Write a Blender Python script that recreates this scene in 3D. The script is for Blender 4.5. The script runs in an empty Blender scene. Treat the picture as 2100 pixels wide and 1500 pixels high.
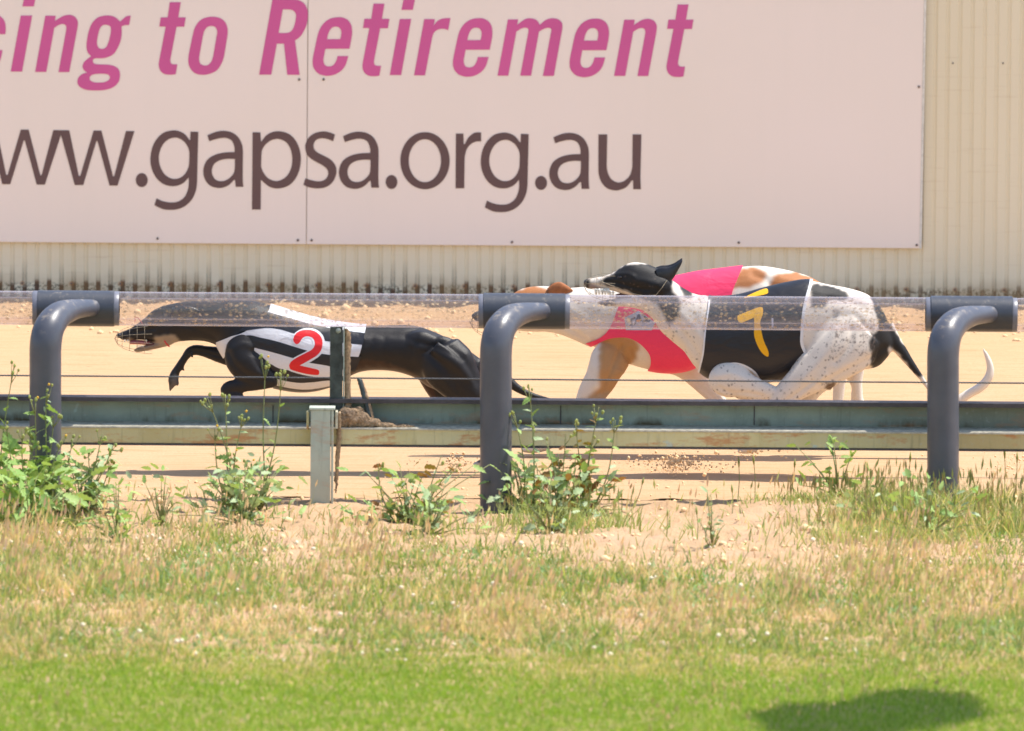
import bpy, bmesh, math, random
import numpy as np
from mathutils import Vector, Matrix
from mathutils.geometry import tessellate_polygon
random.seed(7); rng = np.random.default_rng(7)
scene = bpy.context.scene
COL = scene.collection

# ------------------------------------------------------------------ camera, world, sun, exposure
CAMP = Vector((0.0, -35.0, 4.0)); PITCH = math.radians(5.74); ROLL = 0.0072; FPX = 22750.0
fwd = Vector((0, math.cos(PITCH), -math.sin(PITCH)))
r0 = Vector((1, 0, 0)); u0 = Vector((0, math.sin(PITCH), math.cos(PITCH)))
cr_, sr_ = math.cos(ROLL), math.sin(ROLL)
cright = r0 * cr_ + u0 * sr_
cup = u0 * cr_ - r0 * sr_
cam_d = bpy.data.cameras.new("camera"); cam = bpy.data.objects.new("camera", cam_d); COL.objects.link(cam)
m = Matrix((cright, cup, -fwd)).transposed().to_4x4(); m.translation = CAMP
cam.matrix_world = m
cam_d.sensor_width = 36; cam_d.lens = FPX / 2100 * 36; cam_d.clip_start = 1; cam_d.clip_end = 2000
cam_d.dof.use_dof = True; cam_d.dof.focus_distance = 37.7; cam_d.dof.aperture_fstop = 6.8
scene.camera = cam

w = bpy.data.worlds.new("World"); scene.world = w; w.use_nodes = True
nt = w.node_tree; nt.nodes.clear()
sky = nt.nodes.new("ShaderNodeTexSky"); sky.sky_type = 'NISHITA'; sky.sun_disc = False
SUN = Vector((0.45, 0.10, 1.0)).normalized()
sky.sun_elevation = math.asin(SUN.z); sky.sun_rotation = math.atan2(SUN.x, SUN.y)
bg = nt.nodes.new("ShaderNodeBackground"); bg.inputs[1].default_value = 0.115
wo = nt.nodes.new("ShaderNodeOutputWorld")
nt.links.new(sky.outputs[0], bg.inputs[0]); nt.links.new(bg.outputs[0], wo.inputs[0])
sl = bpy.data.lights.new("sun", 'SUN'); sl.energy = 3.0; sl.angle = math.radians(0.5); sl.color = (1.0, 0.95, 0.86)
so = bpy.data.objects.new("sun", sl); COL.objects.link(so)
so.rotation_euler = SUN.to_track_quat('Z', 'Y').to_euler(); so.location = (3, -3, 12)
scene.view_settings.view_transform = 'Standard'; scene.view_settings.look = 'None'
scene.view_settings.exposure = 1.14; scene.view_settings.gamma = 1.0
scene.view_settings.use_curve_mapping = False
scene.cycles.max_bounces = 10; scene.cycles.transparent_max_bounces = 24
scene.cycles.caustics_reflective = False; scene.cycles.caustics_refractive = False

def P(px, py, Y):
    """photo reference point -> world point on the vertical plane y = Y"""
    d = fwd + cright * ((px - 1050) / FPX) - cup * ((py - 750) / FPX)
    t = (Y - CAMP.y) / d.y
    return CAMP + d * t
def G(px, py, z=0.0):
    d = fwd + cright * ((px - 1050) / FPX) - cup * ((py - 750) / FPX)
    return CAMP + d * ((z - CAMP.z) / d.z)
def PX(x, y, z):
    """arrays of world points -> photo reference coordinates (used to plan where things grow)"""
    vx, vy, vz = x - CAMP.x, y - CAMP.y, z - CAMP.z
    dz = vx * fwd.x + vy * fwd.y + vz * fwd.z
    a = vx * cright.x + vy * cright.y + vz * cright.z
    b = vx * cup.x + vy * cup.y + vz * cup.z
    return 1050 + a / dz * FPX, 750 - b / dz * FPX

# ------------------------------------------------------------------ object helpers
def empty(name, loc, label=None, cat=None, group=None):
    o = bpy.data.objects.new(name, None); COL.objects.link(o); o.location = loc; o.empty_display_size = 0.1
    if label: o["label"] = label
    if cat: o["category"] = cat
    if group: o["group"] = group
    bpy.context.view_layer.update()
    return o
def tag(o, label=None, cat=None, group=None, kind=None):
    if label: o["label"] = label
    if cat: o["category"] = cat
    if group: o["group"] = group
    if kind: o["kind"] = kind
    return o
def link(name, me, mat=None, parent=None, smooth=False, angle=None):
    if mat is not None:
        me.materials.clear(); me.materials.append(mat)
    if smooth or angle:
        me.polygons.foreach_set("use_smooth", [True] * len(me.polygons))
    if angle:
        me.set_sharp_from_angle(angle=math.radians(angle))
    o = bpy.data.objects.new(name, me); COL.objects.link(o)
    if parent is not None:
        o.parent = parent
        o.matrix_parent_inverse = parent.matrix_world.inverted() if parent.type == 'EMPTY' else Matrix.Identity(4)
    return o
def mesh_from(vs, fs, name="mesh"):
    me = bpy.data.meshes.new(name); me.from_pydata([tuple(v) for v in vs], [], fs); me.update(); return me
def bm_mesh(bm, name="mesh", normals=True):
    if normals: bmesh.ops.recalc_face_normals(bm, faces=bm.faces)
    me = bpy.data.meshes.new(name); bm.to_mesh(me); bm.free(); return me
def np_mesh(V, F, name="mesh", C=None):
    """V (n,3), F (m,k) arrays"""
    me = bpy.data.meshes.new(name)
    V = np.ascontiguousarray(V, dtype=np.float32); F = np.ascontiguousarray(F, dtype=np.int32)
    k = F.shape[1]
    me.vertices.add(len(V)); me.vertices.foreach_set("co", V.ravel())
    me.loops.add(F.size); me.loops.foreach_set("vertex_index", F.ravel())
    me.polygons.add(len(F)); me.polygons.foreach_set("loop_start", np.arange(0, F.size, k, dtype=np.int32))
    me.polygons.foreach_set("loop_total", np.full(len(F), k, dtype=np.int32))
    me.update(calc_edges=True)
    if C is not None:
        a = me.color_attributes.new("coat", 'FLOAT_COLOR', 'POINT')
        if C.shape[1] == 3: C = np.hstack([C, np.ones((len(C), 1))])
        a.data.foreach_set("color", np.ascontiguousarray(C, dtype=np.float32).ravel())
    return me
def add_box(bm, x0, x1, y0, y1, z0, z1, bev=0.0):
    r = bmesh.ops.create_cube(bm, size=1.0)
    for v in r['verts']:
        v.co = Vector((x0 + (v.co.x + .5) * (x1 - x0), y0 + (v.co.y + .5) * (y1 - y0), z0 + (v.co.z + .5) * (z1 - z0)))
    if bev > 0:
        es = list({e for v in r['verts'] for e in v.link_edges})
        bmesh.ops.bevel(bm, geom=es, offset=bev, segments=2, affect='EDGES', profile=0.5)
def tube_data(pts, rad, seg=10, caps=True):
    """swept tube along 3-D points with radius list"""
    pts = [Vector(p) for p in pts]; n = len(pts)
    if not hasattr(rad, '__len__'): rad = [rad] * n
    vs, fs = [], []
    prev = None
    for i, p in enumerate(pts):
        t = (pts[min(i + 1, n - 1)] - pts[max(i - 1, 0)]).normalized()
        if prev is None:
            a = Vector((0, 0, 1)) if abs(t.z) < .9 else Vector((1, 0, 0))
            nrm = (a - t * a.dot(t)).normalized()
        else:
            nrm = (prev - t * prev.dot(t)).normalized()
        prev = nrm; b = t.cross(nrm)
        for k in range(seg):
            an = 2 * math.pi * k / seg
            vs.append(p + (nrm * math.cos(an) + b * math.sin(an)) * rad[i])
    for i in range(n - 1):
        for k in range(seg):
            k2 = (k + 1) % seg
            fs.append((i * seg + k, i * seg + k2, (i + 1) * seg + k2, (i + 1) * seg + k))
    if caps:
        fs.append(tuple(range(seg - 1, -1, -1))); fs.append(tuple((n - 1) * seg + k for k in range(seg)))
    return vs, fs
def merge(parts):
    V, F = [], []
    for vs, fs in parts:
        o = len(V); V += list(vs); F += [tuple(i + o for i in f) for f in fs]
    return V, F
def cr1(p0, p1, p2, p3, t):
    return 0.5 * ((2 * p1) + (-p0 + p2) * t + (2 * p0 - 5 * p1 + 4 * p2 - p3) * t * t + (-p0 + 3 * p1 - 3 * p2 + p3) * t ** 3)
def interp(st, n):
    A = [np.array(s, dtype=float) for s in st]
    out = []
    for i in range(len(A) - 1):
        p0 = A[max(i - 1, 0)]; p1 = A[i]; p2 = A[i + 1]; p3 = A[min(i + 2, len(A) - 1)]
        for k in range(n): out.append(cr1(p0, p1, p2, p3, k / n))
    out.append(A[-1]); return out

# ------------------------------------------------------------------ material helpers
class NT:
    def __init__(s, name):
        s.m = bpy.data.materials.new(name); s.m.use_nodes = True; s.t = s.m.node_tree; s.t.nodes.clear()
        s.out = s.n("ShaderNodeOutputMaterial")
    def n(s, ty, **kw):
        x = s.t.nodes.new(ty)
        for k, v in kw.items():
            if hasattr(x, k): setattr(x, k, v)
        return x
    def set(s, sock, v):
        if hasattr(v, 'is_output') or isinstance(v, bpy.types.NodeSocket): s.t.links.new(v, sock)
        elif isinstance(v, (tuple, list)) and len(v) == 3 and sock.type == 'RGBA': sock.default_value = (*v, 1)
        else: sock.default_value = v
    def coords(s, kind="Object"): return s.n("ShaderNodeTexCoord").outputs[kind]
    def geo(s): return s.n("ShaderNodeNewGeometry").outputs["Position"]
    def mapping(s, vec, scale=(1, 1, 1), loc=(0, 0, 0)):
        x = s.n("ShaderNodeMapping"); s.set(x.inputs[0], vec); x.inputs["Scale"].default_value = scale; x.inputs["Location"].default_value = loc; return x.outputs[0]
    def noise(s, vec, scale, detail=3, rough=.55, dist=0.0):
        x = s.n("ShaderNodeTexNoise"); s.set(x.inputs["Vector"], vec); s.set(x.inputs["Scale"], scale)
        s.set(x.inputs["Detail"], detail); s.set(x.inputs["Roughness"], rough); s.set(x.inputs["Distortion"], dist); return x.outputs[0]
    def voro(s, vec, scale, rnd=1.0, out="Distance"):
        x = s.n("ShaderNodeTexVoronoi"); s.set(x.inputs["Vector"], vec); s.set(x.inputs["Scale"], scale); s.set(x.inputs["Randomness"], rnd); return x.outputs[out]
    def ramp(s, f, a, b, lo=0.0, hi=1.0):
        x = s.n("ShaderNodeMapRange"); s.set(x.inputs[0], f); s.set(x.inputs[1], a); s.set(x.inputs[2], b); s.set(x.inputs[3], lo); s.set(x.inputs[4], hi); x.clamp = True; return x.outputs[0]
    def math(s, op, a, b=0.0, c=0.0):
        x = s.n("ShaderNodeMath", operation=op); s.set(x.inputs[0], a); s.set(x.inputs[1], b); s.set(x.inputs[2], c); return x.outputs[0]
    def mix(s, f, a, b, blend='MIX'):
        x = s.n("ShaderNodeMix"); x.data_type = 'RGBA'; x.blend_type = blend
        s.set(x.inputs[0], f); s.set(x.inputs[6], a); s.set(x.inputs[7], b); return x.outputs[2]
    def sep(s, v):
        x = s.n("ShaderNodeSeparateXYZ"); s.set(x.inputs[0], v); return x.outputs
    def bump(s, h, strength=.3, dist=.01, normal=None):
        x = s.n("ShaderNodeBump"); s.set(x.inputs["Height"], h); x.inputs["Strength"].default_value = strength; x.inputs["Distance"].default_value = dist
        if normal is not None: s.set(x.inputs["Normal"], normal)
        return x.outputs[0]
    def bsdf(s, color, rough=.6, spec=.4, bump=None, metal=0.0, **kw):
        x = s.n("ShaderNodeBsdfPrincipled"); s.set(x.inputs["Base Color"], color); s.set(x.inputs["Roughness"], rough)
        s.set(x.inputs["Specular IOR Level"], spec); s.set(x.inputs["Metallic"], metal)
        if bump is not None: s.set(x.inputs["Normal"], bump)
        for k, v in kw.items(): s.set(x.inputs[k.replace('_', ' ')], v)
        return x.outputs[0]
    def fin(s, sh):
        s.t.links.new(sh, s.out.inputs[0]); return s.m
def simple(name, c, rough=.6, spec=.4, var=.12, scale=60, bump=.15, metal=0.0, dirt=None, dirt_amt=.3):
    n = NT(name); g = n.coords()
    f = n.noise(g, scale); col = n.mix(n.ramp(f, .3, .7), tuple(x * (1 - var) for x in c), tuple(min(1, x * (1 + var)) for x in c))
    if dirt:
        d = n.ramp(n.noise(g, scale * .23, 5, .7), .48, .7, 0, dirt_amt); col = n.mix(d, col, dirt)
    return n.fin(n.bsdf(col, rough, spec, n.bump(n.noise(g, scale * 4), bump, .002), metal))

# sand
def sand_mat(name, verge=False):
    n = NT(name); g = n.geo()
    base = n.mix(n.ramp(n.noise(g, 1.1, 4), .35, .65), (.51, .355, .213), (.555, .395, .242))
    fine = n.noise(g, 160, 3, .7)
    base = n.mix(n.ramp(fine, .35, .75), base, (.47, .265, .13))
    if not verge:
        lines = n.noise(n.mapping(g, (.7, 9, 1)), 4.0, 5, .7)
        base = n.mix(n.ramp(lines, .50, .62, 0, .7), base, (.42, .25, .12))
        flecks = n.noise(n.mapping(g, (3.5, 5, 1)), 5.5, 6, .8)
        base = n.mix(n.ramp(flecks, .60, .67, 0, .85), base, (.30, .16, .075))
        h = n.math('ADD', n.math('MULTIPLY', lines, .8), n.math('MULTIPLY', flecks, .7))
        b = n.bump(n.math('ADD', h, n.math('MULTIPLY', fine, .3)), .35, .02)
    else:
        pink = n.noise(g, 3.5, 4); base = n.mix(n.ramp(pink, .48, .66, 0, .6), base, (.60, .38, .25))
        cl = n.noise(g, 22, 6, .72)
        base = n.mix(n.ramp(cl, .56, .72, 0, .6), base, (.42, .24, .13))
        b = n.bump(n.math('ADD', cl, n.math('MULTIPLY', fine, .3)), .6, .03)
    return n.fin(n.bsdf(base, .95, .15, b))
M_sand = sand_mat("track_sand"); M_verge = sand_mat("verge_sand", True)
n = NT("soil"); g = n.geo()
M_soil = n.fin(n.bsdf(n.mix(n.ramp(n.noise(g, 5, 5), .35, .65), (.30, .22, .10), (.46, .34, .19)), .95, .1, n.bump(n.noise(g, 40, 4), .6, .02)))

# wall paint: cream steel with mould streaks in the grooves and rust along the foot
RIBP = 0.0470
def wall_mat():
    n = NT("cream_steel"); g = n.geo(); s = n.sep(g)
    base = n.mix(n.ramp(n.noise(n.mapping(g, (1, 1, .25)), 2.2, 3), .3, .7), (.77, .69, .50), (.83, .75, .56))
    base = n.mix(n.ramp(n.noise(n.mapping(g, (3, 3, 40)), 2.0, 4), .6, .75, 0, .22), base, (.50, .36, .2))
    ph = n.math('FRACT', n.math('DIVIDE', n.math('ADD', s[0], 20.0), RIBP))            # 0..1 across one rib
    groove = n.math('MULTIPLY', n.ramp(ph, .58, .62), n.ramp(ph, .97, .93))
    side = n.math('MAXIMUM', n.math('MULTIPLY', n.ramp(ph, .55, .60), n.ramp(ph, .76, .68)), n.math('MULTIPLY', n.ramp(ph, .80, .88), n.ramp(ph, 1.0, .96)))
    idx = n.math('FLOOR', n.math('DIVIDE', n.math('ADD', s[0], 20.0), RIBP))
    cmb = n.n("ShaderNodeCombineXYZ"); n.set(cmb.inputs[0], idx)
    wn = n.n("ShaderNodeTexWhiteNoise"); wn.noise_dimensions = '3D'; n.set(wn.inputs[0], cmb.outputs[0]); rnd = wn.outputs[0]
    hgt = n.math('ADD', .085, n.math('MULTIPLY', rnd, .07))
    nz = n.noise(n.mapping(g, (60, 60, 60)), 2.0, 4, .7)
    z2 = n.math('ADD', s[2], n.math('MULTIPLY', n.math('SUBTRACT', nz, .5), .04))
    tick = n.math('ADD', .62, n.math('MULTIPLY', n.math('SINE', n.math('MULTIPLY', s[2], 1150.0)), .38))
    fade = n.math('SUBTRACT', 1.0, n.ramp(n.math('DIVIDE', z2, hgt), .45, 1.0))
    mould = n.math('MULTIPLY', n.math('MULTIPLY', n.math('MAXIMUM', side, n.math('MULTIPLY', groove, .5)), fade), n.math('MULTIPLY', tick, n.ramp(nz, .25, .6, .25, 1)))
    lr = n.ramp(s[0], .3, 1.0, 1.0, .55)
    base = n.mix(n.math('MULTIPLY', mould, n.math('MULTIPLY', lr, .9)), base, (.035, .04, .04))
    rz = n.math('ADD', s[2], n.math('MULTIPLY', n.math('SUBTRACT', rnd, .5), .03))
    rust = n.math('MULTIPLY', groove, n.ramp(n.math('ADD', rz, n.math('MULTIPLY', n.math('SUBTRACT', nz, .5), .02)), .058, .046))
    base = n.mix(n.math('MULTIPLY', rust, n.math('MULTIPLY', lr, .9)), base, (.12, .038, .015))
    sp = n.noise(g, 95, 4, .8)
    speck = n.math('MULTIPLY', n.ramp(sp, .50, .54), n.ramp(s[2], .062, .042))
    base = n.mix(n.math('MULTIPLY', speck, .9), base, (.08, .065, .045))
    stain = n.math('MULTIPLY', n.ramp(n.noise(g, 9, 4), .35, .6), n.ramp(s[2], .10, .035))
    base = n.mix(n.math('MULTIPLY', stain, .55), base, (.40, .24, .09))
    # rust blooms round the foot screws
    fx = n.math('SUBTRACT', n.math('FRACT', n.math('DIVIDE', n.math('ADD', s[0], 20.0 + .02), RIBP * 4)), .5)
    dx = n.math('MULTIPLY', fx, RIBP * 4); dz = n.math('SUBTRACT', s[2], .052)
    rr = n.math('SQRT', n.math('ADD', n.math('MULTIPLY', dx, dx), n.math('MULTIPLY', dz, dz)))
    base = n.mix(n.ramp(rr, .0125, .004, 0, .7), base, (.48, .22, .08))
    return n.fin(n.bsdf(base, .5, .35, n.bump(n.noise(g, 30), .05, .003)))
M_wall = wall_mat()
n = NT("sign_print"); g = n.geo()
c = n.mix(n.ramp(n.noise(g, 1.3, 2), .3, .7), (.86, .765, .685), (.89, .785, .72))
c = n.mix(n.ramp(n.noise(n.mapping(g, (14, 14, 1)), 1.2, 3), .5, .75, 0, .18), c, (.82, .74, .66))
c = n.mix(n.ramp(n.noise(g, 14, 6, .8), .735, .76, 0, .5), c, (.42, .24, .14))
M_sign = n.fin(n.bsdf(c, .42, .35, n.bump(n.noise(n.mapping(g, (6, 6, 1)), 2), .05, .01)))
M_signedge = simple("sign_edge", (.72, .70, .64), .5)
def ink(name, c):
    n = NT(name); g = n.geo()
    return n.fin(n.bsdf(n.mix(n.ramp(n.noise(g, 2.5, 3), .3, .7), tuple(x * .94 for x in c), tuple(x * 1.05 for x in c)), .45, .3))
M_pink_ink = ink("magenta_ink", (.64, .115, .33)); M_brown_ink = ink("brown_ink", (.135, .082, .080))
M_screw = simple("screw_steel", (.16, .14, .13), .45, .5, .3, 300, .3, .4, (.2, .09, .04), .6)

# grey plastic of the hoops
n = NT("grey_plastic"); g = n.geo()
c = n.mix(n.ramp(n.noise(g, 9, 4), .3, .7), (.070, .073, .092), (.094, .098, .120))
d = n.math('MULTIPLY', n.ramp(n.noise(g, 34, 5, .75), .54, .64), n.ramp(n.sep(n.n("ShaderNodeNewGeometry").outputs["Normal"])[2], .25, .9, .02, .6))
c = n.mix(d, c, (.36, .30, .23))
M_grey = n.fin(n.bsdf(c, n.ramp(n.noise(g, 20, 4), .3, .7, .28, .42), .5, n.bump(n.noise(g, 130, 3), .08, .003)))
n = NT("dark_sleeve"); g = n.geo()
c = n.mix(n.ramp(n.noise(g, 9, 4), .3, .7), (.042, .046, .058), (.062, .066, .08))
d = n.math('MULTIPLY', n.ramp(n.noise(g, 60, 5, .75), .55, .68), n.ramp(n.sep(n.n("ShaderNodeNewGeometry").outputs["Normal"])[2], .3, .9, .02, .5))
M_sleeve = n.fin(n.bsdf(n.mix(d, c, (.33, .28, .22)), .38, .5, n.bump(n.noise(g, 130, 3), .08, .003)))

# clear tube: see-through plastic with dust and stuck sand grains
def tube_mat(name, dust, outer):
    n = NT(name); g = n.geo()
    lw = n.n("ShaderNodeLayerWeight"); lw.inputs[0].default_value = .5
    fc = lw.outputs["Facing"]; face = n.math('POWER', fc, 3.0)
    edge_band = n.ramp(fc, .19, .23) if outer else n.ramp(fc, .55, .9)      # painted edge band imitating the long path through a thick wall
    tr = n.n("ShaderNodeBsdfTransparent"); n.set(tr.inputs[0], n.mix(edge_band, (.975, .97, .97), (.92, .89, .91)))
    gl = n.n("ShaderNodeBsdfGlossy"); gl.inputs["Roughness"].default_value = .16; n.set(gl.inputs["Color"], (.95, .95, 1))
    df = n.n("ShaderNodeBsdfPrincipled"); df.inputs["Roughness"].default_value = .8
    gv = n.mapping(g, (62, 62, 105))
    gv2 = n.n("ShaderNodeVectorMath"); gv2.operation = 'ADD'; n.set(gv2.inputs[0], gv)
    nv = n.n("ShaderNodeTexNoise"); n.set(nv.inputs["Vector"], gv); nv.inputs["Scale"].default_value = 1.3
    n.set(gv2.inputs[1], nv.outputs["Color"]); gv = gv2.outputs[0]
    vd = n.voro(gv, 1.0); vs = n.voro(gv, 1.0, 1.0, "Color")
    pick = n.ramp(n.sep(vs)[0], .40, .50)
    grains = n.math('MULTIPLY', n.ramp(vd, .50, .18), pick)
    patch = n.ramp(n.noise(n.mapping(g, (1.1, 3, 9)), 1.6, 4, .6), .38, .58, .25, 1)
    film = n.math('ADD', .03 * dust, n.math('MULTIPLY', n.noise(n.mapping(g, (26, 26, 60)), 3.0, 4, .7), .10 * dust))
    gr_ = n.math('MULTIPLY', n.math('MULTIPLY', grains, patch), .70 * dust)
    side_ = n.ramp(n.sep(n.n('ShaderNodeNewGeometry').outputs['Normal'])[2], .80, .62, .12, 1)
    gr_ = n.math('MULTIPLY', gr_, side_)
    amt = n.math('MINIMUM', n.math('ADD', film, gr_), .9)
    rim = n.ramp(fc, .55, .85) if outer else n.ramp(fc, .8, .95)
    hz = n.math('ADD', n.math('MULTIPLY', edge_band, .05 if outer else .02), n.math('MULTIPLY', rim, .25 if outer else .5))  # pale edge haze and bright rim line painted in by viewing angle
    gcol = n.mix(n.ramp(gr_, .0, .2), (.40, .36, .33), (.74, .52, .31))
    n.set(df.inputs["Base Color"], n.mix(n.math('DIVIDE', hz, n.math('ADD', n.math('ADD', amt, hz), .001)), gcol, (.52, .49, .56)))
    amt = n.math('MINIMUM', n.math('ADD', amt, hz), .92)
    fr = n.ramp(face, .0, 1.0, .02, .5)
    m1 = n.n("ShaderNodeMixShader"); n.set(m1.inputs[0], fr); n.set(m1.inputs[1], tr.outputs[0]); n.set(m1.inputs[2], gl.outputs[0])
    m2 = n.n("ShaderNodeMixShader"); n.set(m2.inputs[0], amt); n.set(m2.inputs[1], m1.outputs[0]); n.set(m2.inputs[2], df.outputs[0])
    return n.fin(m2.outputs[0])
M_tube = tube_mat("clear_plastic_dusty", 1.0, True); M_tube_in = tube_mat("clear_plastic_inner", .1, False)

def rail_mat(name, c1, c2, moss=None, rust=.6):
    n = NT(name); g = n.geo()
    b = n.mix(n.ramp(n.noise(g, 6, 5, .65), .35, .65), c1, c2)
    b = n.mix(n.ramp(n.noise(n.mapping(g, (.8, .8, .8)), 1.3, 3, .5), .45, .62, 0, .55), b, tuple(q * w_ for q, w_ in zip(c1, (.62, .5, .42))))
    st = n.noise(n.mapping(g, (26, 26, 2)), 2.0, 4, .7)
    b = n.mix(n.ramp(st, .55, .75, 0, .4), b, (.06, .06, .05))
    b = n.mix(n.ramp(n.noise(g, 70, 4, .7), .58, .7, 0, .35), b, (.46, .52, .48))
    b = n.mix(n.ramp(n.noise(g, 11, 3, .6), .70, .73, 0, .6), b, (.45, .58, .58))
    if moss:
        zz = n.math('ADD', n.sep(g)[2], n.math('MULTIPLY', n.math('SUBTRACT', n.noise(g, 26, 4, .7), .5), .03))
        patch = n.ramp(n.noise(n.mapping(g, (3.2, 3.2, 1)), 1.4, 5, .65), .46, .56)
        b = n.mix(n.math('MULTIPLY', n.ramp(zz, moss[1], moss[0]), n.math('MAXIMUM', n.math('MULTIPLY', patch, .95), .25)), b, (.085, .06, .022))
    rz = n.noise(n.mapping(g, (2.6, 2.6, 9)), 2.0, 6, .72)
    b = n.mix(n.ramp(rz, .54, .63, 0, rust), b, (.52, .19, .06))
    return n.fin(n.bsdf(b, .6, .3, n.bump(n.noise(g, 80, 5), .3, .004)))
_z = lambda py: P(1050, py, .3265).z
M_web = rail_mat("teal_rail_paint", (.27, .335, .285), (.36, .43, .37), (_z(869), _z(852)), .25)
M_lowface = rail_mat("olive_rail_paint", (.62, .55, .27), (.70, .65, .38), None, .7)
M_lip = simple("rail_lip", (.07, .06, .065), .5, .4, .3, 40, .3)
M_darksteel = simple("dark_steel", (.045, .055, .05), .5, .4, .35, 30, .4, .2, (.15, .18, .16), .6)
M_palepaint = rail_mat("pale_green_paint", (.43, .47, .39), (.52, .56, .46), None, .35)
M_clod = simple("caked_sand", (.36, .25, .155), .95, .1, .35, 120, 1.0)
M_wire = simple("steel_cable", (.12, .12, .125), .45, .5, .3, 500, .4, .5)
M_ledge = simple("silty_ledge", (.52, .49, .38), .85, .2, .25, 60, .4)

def coat_mat(name, rough, spec, specks=0.0):
    n = NT(name)
    at = n.n("ShaderNodeAttribute"); at.attribute_name = "coat"; c = at.outputs["Color"]; al = at.outputs["Alpha"]
    g = n.coords()
    fur = n.noise(n.mapping(g, (90, 90, 260)), 3.0, 3, .6)
    c = n.mix(n.ramp(fur, .3, .7, 0, .18), c, (.0, .0, .0))
    if specks:
        gs = n.mapping(g, (88, 88, 80)); wv = n.n('ShaderNodeVectorMath'); wv.operation = 'ADD'; wn_ = n.n('ShaderNodeTexNoise'); n.set(wn_.inputs['Vector'], gs); wn_.inputs['Scale'].default_value = 1.6; n.set(wv.inputs[0], gs); n.set(wv.inputs[1], wn_.outputs['Color'])
        v = n.voro(wv.outputs[0], 1.0); vc = n.voro(wv.outputs[0], 1.0, 1.0, "Color")
        rad = n.math('MULTIPLY', n.sep(vc)[0], .50)
        dens = n.noise(g, 7, 3)
        on = n.math('GREATER_THAN', n.math('MULTIPLY', al, n.ramp(dens, .32, .6, .5, 1.5)), n.sep(vc)[1])
        k = n.math('MULTIPLY', on, n.ramp(n.math('DIVIDE', v, n.math('ADD', rad, .04)), 1.15, .1, 0, .85))
        c = n.mix(k, c, (.12, .085, .07))
        mot = n.math('MULTIPLY', n.ramp(n.noise(g, 60, 5, .75), .52, .62), n.ramp(al, .6, .85))
        c = n.mix(n.math('MULTIPLY', mot, .7), c, (.13, .10, .085))
    return n.fin(n.bsdf(c, rough, spec, n.bump(n.math('ADD', fur, n.math('MULTIPLY', n.noise(g, 22, 3), .8)), .25, .005), Sheen_Weight=.0))
M_blackcoat = coat_mat("black_coat", .40, .30)
M_pied = coat_mat("pied_coat", .55, .3, 1.0)
M_tan = coat_mat("white_tan_coat", .6, .25)
def cloth(name, c, rough=.45, spec=.35, fold=.3):
    n = NT(name); g = n.coords()
    weave = n.noise(g, 700, 2)
    f = n.noise(n.mapping(g, (7, 7, 14)), 1.5, 3, .55, .6)
    col = n.mix(n.ramp(weave, .3, .7), tuple(x * .9 for x in c), tuple(min(1, x * 1.08) for x in c))
    return n.fin(n.bsdf(col, rough, spec, n.bump(n.math('ADD', n.math('MULTIPLY', weave, .03), f), fold, .02)))
M_white_cloth = cloth("white_cloth", (.72, .71, .73)); M_black_cloth = cloth("black_cloth", (.018, .018, .023), .4, .4)
M_red_cloth = cloth("red_print", (.72, .018, .022)); M_pink_cloth = cloth("pink_cloth", (.86, .05, .135), .5, .3)
M_yellow = cloth("yellow_print", (.83, .42, .012), .5, .3); M_navy = cloth("navy_print", (.05, .055, .11))
M_patch = cloth("grey_patch", (.42, .42, .50)); M_orange = cloth("orange_print", (.75, .25, .06))
M_tongue = simple("wet_tongue", (.42, .10, .11), .3, .5, .15); M_teeth = simple("teeth", (.80, .77, .68), .25, .5, .05)
M_mouth = simple("mouth_lining", (.10, .03, .03), .4, .4, .3); M_eye = simple("dark_eye", (.012, .008, .006), .08, .8, .1)
M_nose = simple("wet_nose", (.02, .018, .02), .35, .5, .3); M_cage = simple("muzzle_wire", (.30, .24, .16), .5, .4, .2)
M_redstrap = simple("red_strap", (.55, .05, .05), .6)

# grass / leaves
def plant_mat(name, trans=.35, attr=True, c=None):
    n = NT(name)
    if attr:
        at = n.n("ShaderNodeAttribute"); at.attribute_name = "coat"; col = at.outputs["Color"]
    else:
        oi = n.n("ShaderNodeObjectInfo"); g = n.coords()
        col = n.mix(oi.outputs["Random"], c[0], c[1]); col = n.mix(n.ramp(n.noise(g, 90, 3), .5, .7, 0, .4), col, c[2])
    d = n.bsdf(col, .5, .3)
    t = n.n("ShaderNodeBsdfTranslucent"); n.set(t.inputs[0], n.mix(1.0, col, (1.15, 1.1, .6), 'MULTIPLY'))
    x = n.n("ShaderNodeMixShader"); x.inputs[0].default_value = trans; n.set(x.inputs[1], d); n.set(x.inputs[2], t.outputs[0])
    return n.fin(x.outputs[0])
M_grass = plant_mat("grass_blades", .45)
M_leaf = plant_mat("weed_leaf", .3, False, ((.24, .40, .10), (.40, .54, .18), (.52, .58, .24)))
M_leaf2 = plant_mat("weed_leaf_grey", .3, False, ((.30, .42, .20), (.44, .54, .32), (.50, .56, .30)))
M_leafred = plant_mat("weed_leaf_dying", .3, False, ((.30, .22, .05), (.28, .12, .05), (.35, .30, .08)))
M_stem = plant_mat("weed_stem", .1, False, ((.20, .25, .09), (.27, .29, .12), (.30, .20, .10)))
M_bud = plant_mat("weed_bud", .2, False, ((.30, .36, .10), (.38, .40, .12), (.45, .42, .10)))
M_yflower = simple("yellow_flower", (.65, .38, .03), .6)
M_pinkprint = None

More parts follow.
